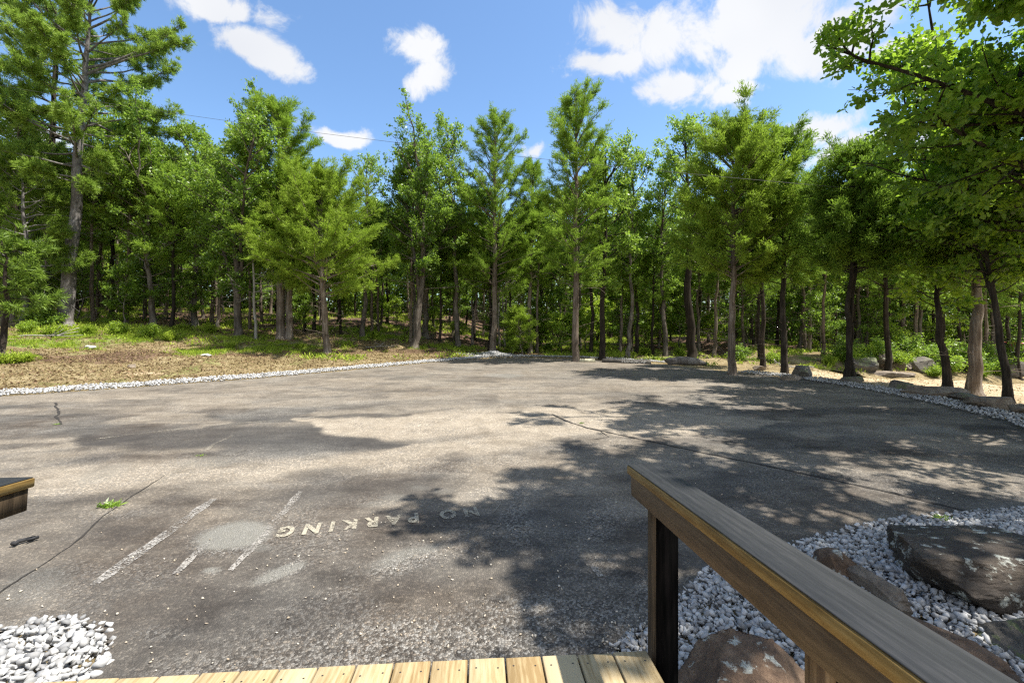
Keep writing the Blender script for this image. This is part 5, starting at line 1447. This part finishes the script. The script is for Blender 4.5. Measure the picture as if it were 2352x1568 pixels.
# warp
wp = nt.nodes.new('ShaderNodeVectorMath'); wp.operation = 'MULTIPLY_ADD'
lk(nt, n1.outputs['Color'], wp.inputs[0]); wp.inputs[1].default_value = (.11, .11, .11)
sub = nt.nodes.new('ShaderNodeVectorMath'); sub.operation = 'SUBTRACT'; lk(nt, Pd, sub.inputs[0]); sub.inputs[1].default_value = (.055, .055, .055)
lk(nt, sub.outputs[0], wp.inputs[2])
BL = [(500, 5, 130, 32, 0), (580, 105, 62, 44, 0), (640, 152, 60, 38, 0), (950, 115, 62, 44, 0), (980, 168, 58, 42, 0), (1720, 40, 260, 95, 0), (1420, 40, 75, 60, 0), (1390, 150, 90, 28, 0), (1900, 90, 120, 70, 0),
      (1570, 212, 85, 36, 0), (1680, 222, 70, 24, 0), (1700, 160, 60, 40, 0), (1860, 285, 110, 26, 0), (1960, 330, 90, 40, 0), (780, 308, 75, 20, 0), (1235, 350, 36, 18, 0), (2050, 125, 45, 30, 0), (2250, 300, 120, 70, 0), (60, 300, 70, 30, 0)]
best = None
for (px_, py_, rx, ry, _) in BL:
    v = Vector(((px_ - 1176) / FPX, 1, (HY - py_) / FPX)); ln = v.length; v.normalize()
    s_ = nt.nodes.new('ShaderNodeVectorMath'); s_.operation = 'SUBTRACT'; lk(nt, wp.outputs[0], s_.inputs[0]); s_.inputs[1].default_value = v
    m_ = nt.nodes.new('ShaderNodeVectorMath'); m_.operation = 'MULTIPLY'; lk(nt, s_.outputs[0], m_.inputs[0])
    ax_ = FPX / rx * ln; m_.inputs[1].default_value = (ax_, ax_, FPX / ry * ln)
    l_ = nt.nodes.new('ShaderNodeVectorMath'); l_.operation = 'LENGTH'; lk(nt, m_.outputs[0], l_.inputs[0])
    q = maths(nt, 'SUBTRACT', 1.0, maths(nt, 'MULTIPLY', l_.outputs['Value'], .5))
    best = q if best is None else maths(nt, 'MAXIMUM', best, q)
n3 = noise(nt, Pd, 10, 10, .66, .35)
n5 = noise(nt, Pd, 2.6, 6, .55, .3)
sx_ = nt.nodes.new('ShaderNodeSeparateXYZ'); lk(nt, Pd, sx_.inputs[0])
rear = nt.nodes.new('ShaderNodeMapRange'); rear.inputs['From Min'].default_value = .15; rear.inputs['From Max'].default_value = -.15; lk(nt, sx_.outputs[1], rear.inputs['Value'])
rear_fill = maths(nt, 'MULTIPLY', maths(nt, 'MULTIPLY', maths(nt, 'SUBTRACT', n5.outputs[0], .34), 4.5), rear.outputs[0])  # unseen clouds added behind the camera to whiten the ambient light
best = maths(nt, 'MAXIMUM', best, rear_fill)
cf = maths(nt, 'ADD', best, maths(nt, 'MULTIPLY', maths(nt, 'SUBTRACT', n3.outputs[0], .5), 1.5))
mr = nt.nodes.new('ShaderNodeMapRange'); mr.interpolation_type = 'SMOOTHSTEP'; mr.inputs['From Min'].default_value = .38; mr.inputs['From Max'].default_value = .74
lk(nt, cf, mr.inputs['Value'])
cloudcol = ramp(nt, n2.outputs[0], [(.35, (4.2, 4.3, 4.55)), (.6, (5.2, 5.2, 5.2))]).outputs[0]
mxs = nt.nodes.new('ShaderNodeMix'); mxs.data_type = 'RGBA'; mxs.clamp_result = False
tint = nt.nodes.new('ShaderNodeMix'); tint.data_type = 'RGBA'; tint.blend_type = 'MULTIPLY'; tint.inputs[0].default_value = 1.0
lk(nt, sky.outputs[0], tint.inputs[6]); tint.inputs[7].default_value = (1.02, 1.17, 1.26, 1)
lk(nt, maths(nt, 'MULTIPLY', mr.outputs[0], .93), mxs.inputs[0]); lk(nt, tint.outputs[2], mxs.inputs[6]); lk(nt, cloudcol, mxs.inputs[7])
lk(nt, mxs.outputs[2], bgn.inputs[0]); lk(nt, bgn.outputs[0], out.inputs[0])

scene.view_settings.view_transform = 'Standard'; scene.view_settings.look = 'None'
scene.view_settings.exposure = 1.15; scene.view_settings.gamma = 1.0
scene.cycles.max_bounces = 8; scene.cycles.diffuse_bounces = 6; scene.cycles.transmission_bounces = 4; scene.cycles.transparent_max_bounces = 8
scene.cycles.sample_clamp_indirect = 4
scene.cycles.use_denoising = False
scene.cycles.pixel_filter_type = 'BLACKMAN_HARRIS'; scene.cycles.filter_width = 1.3
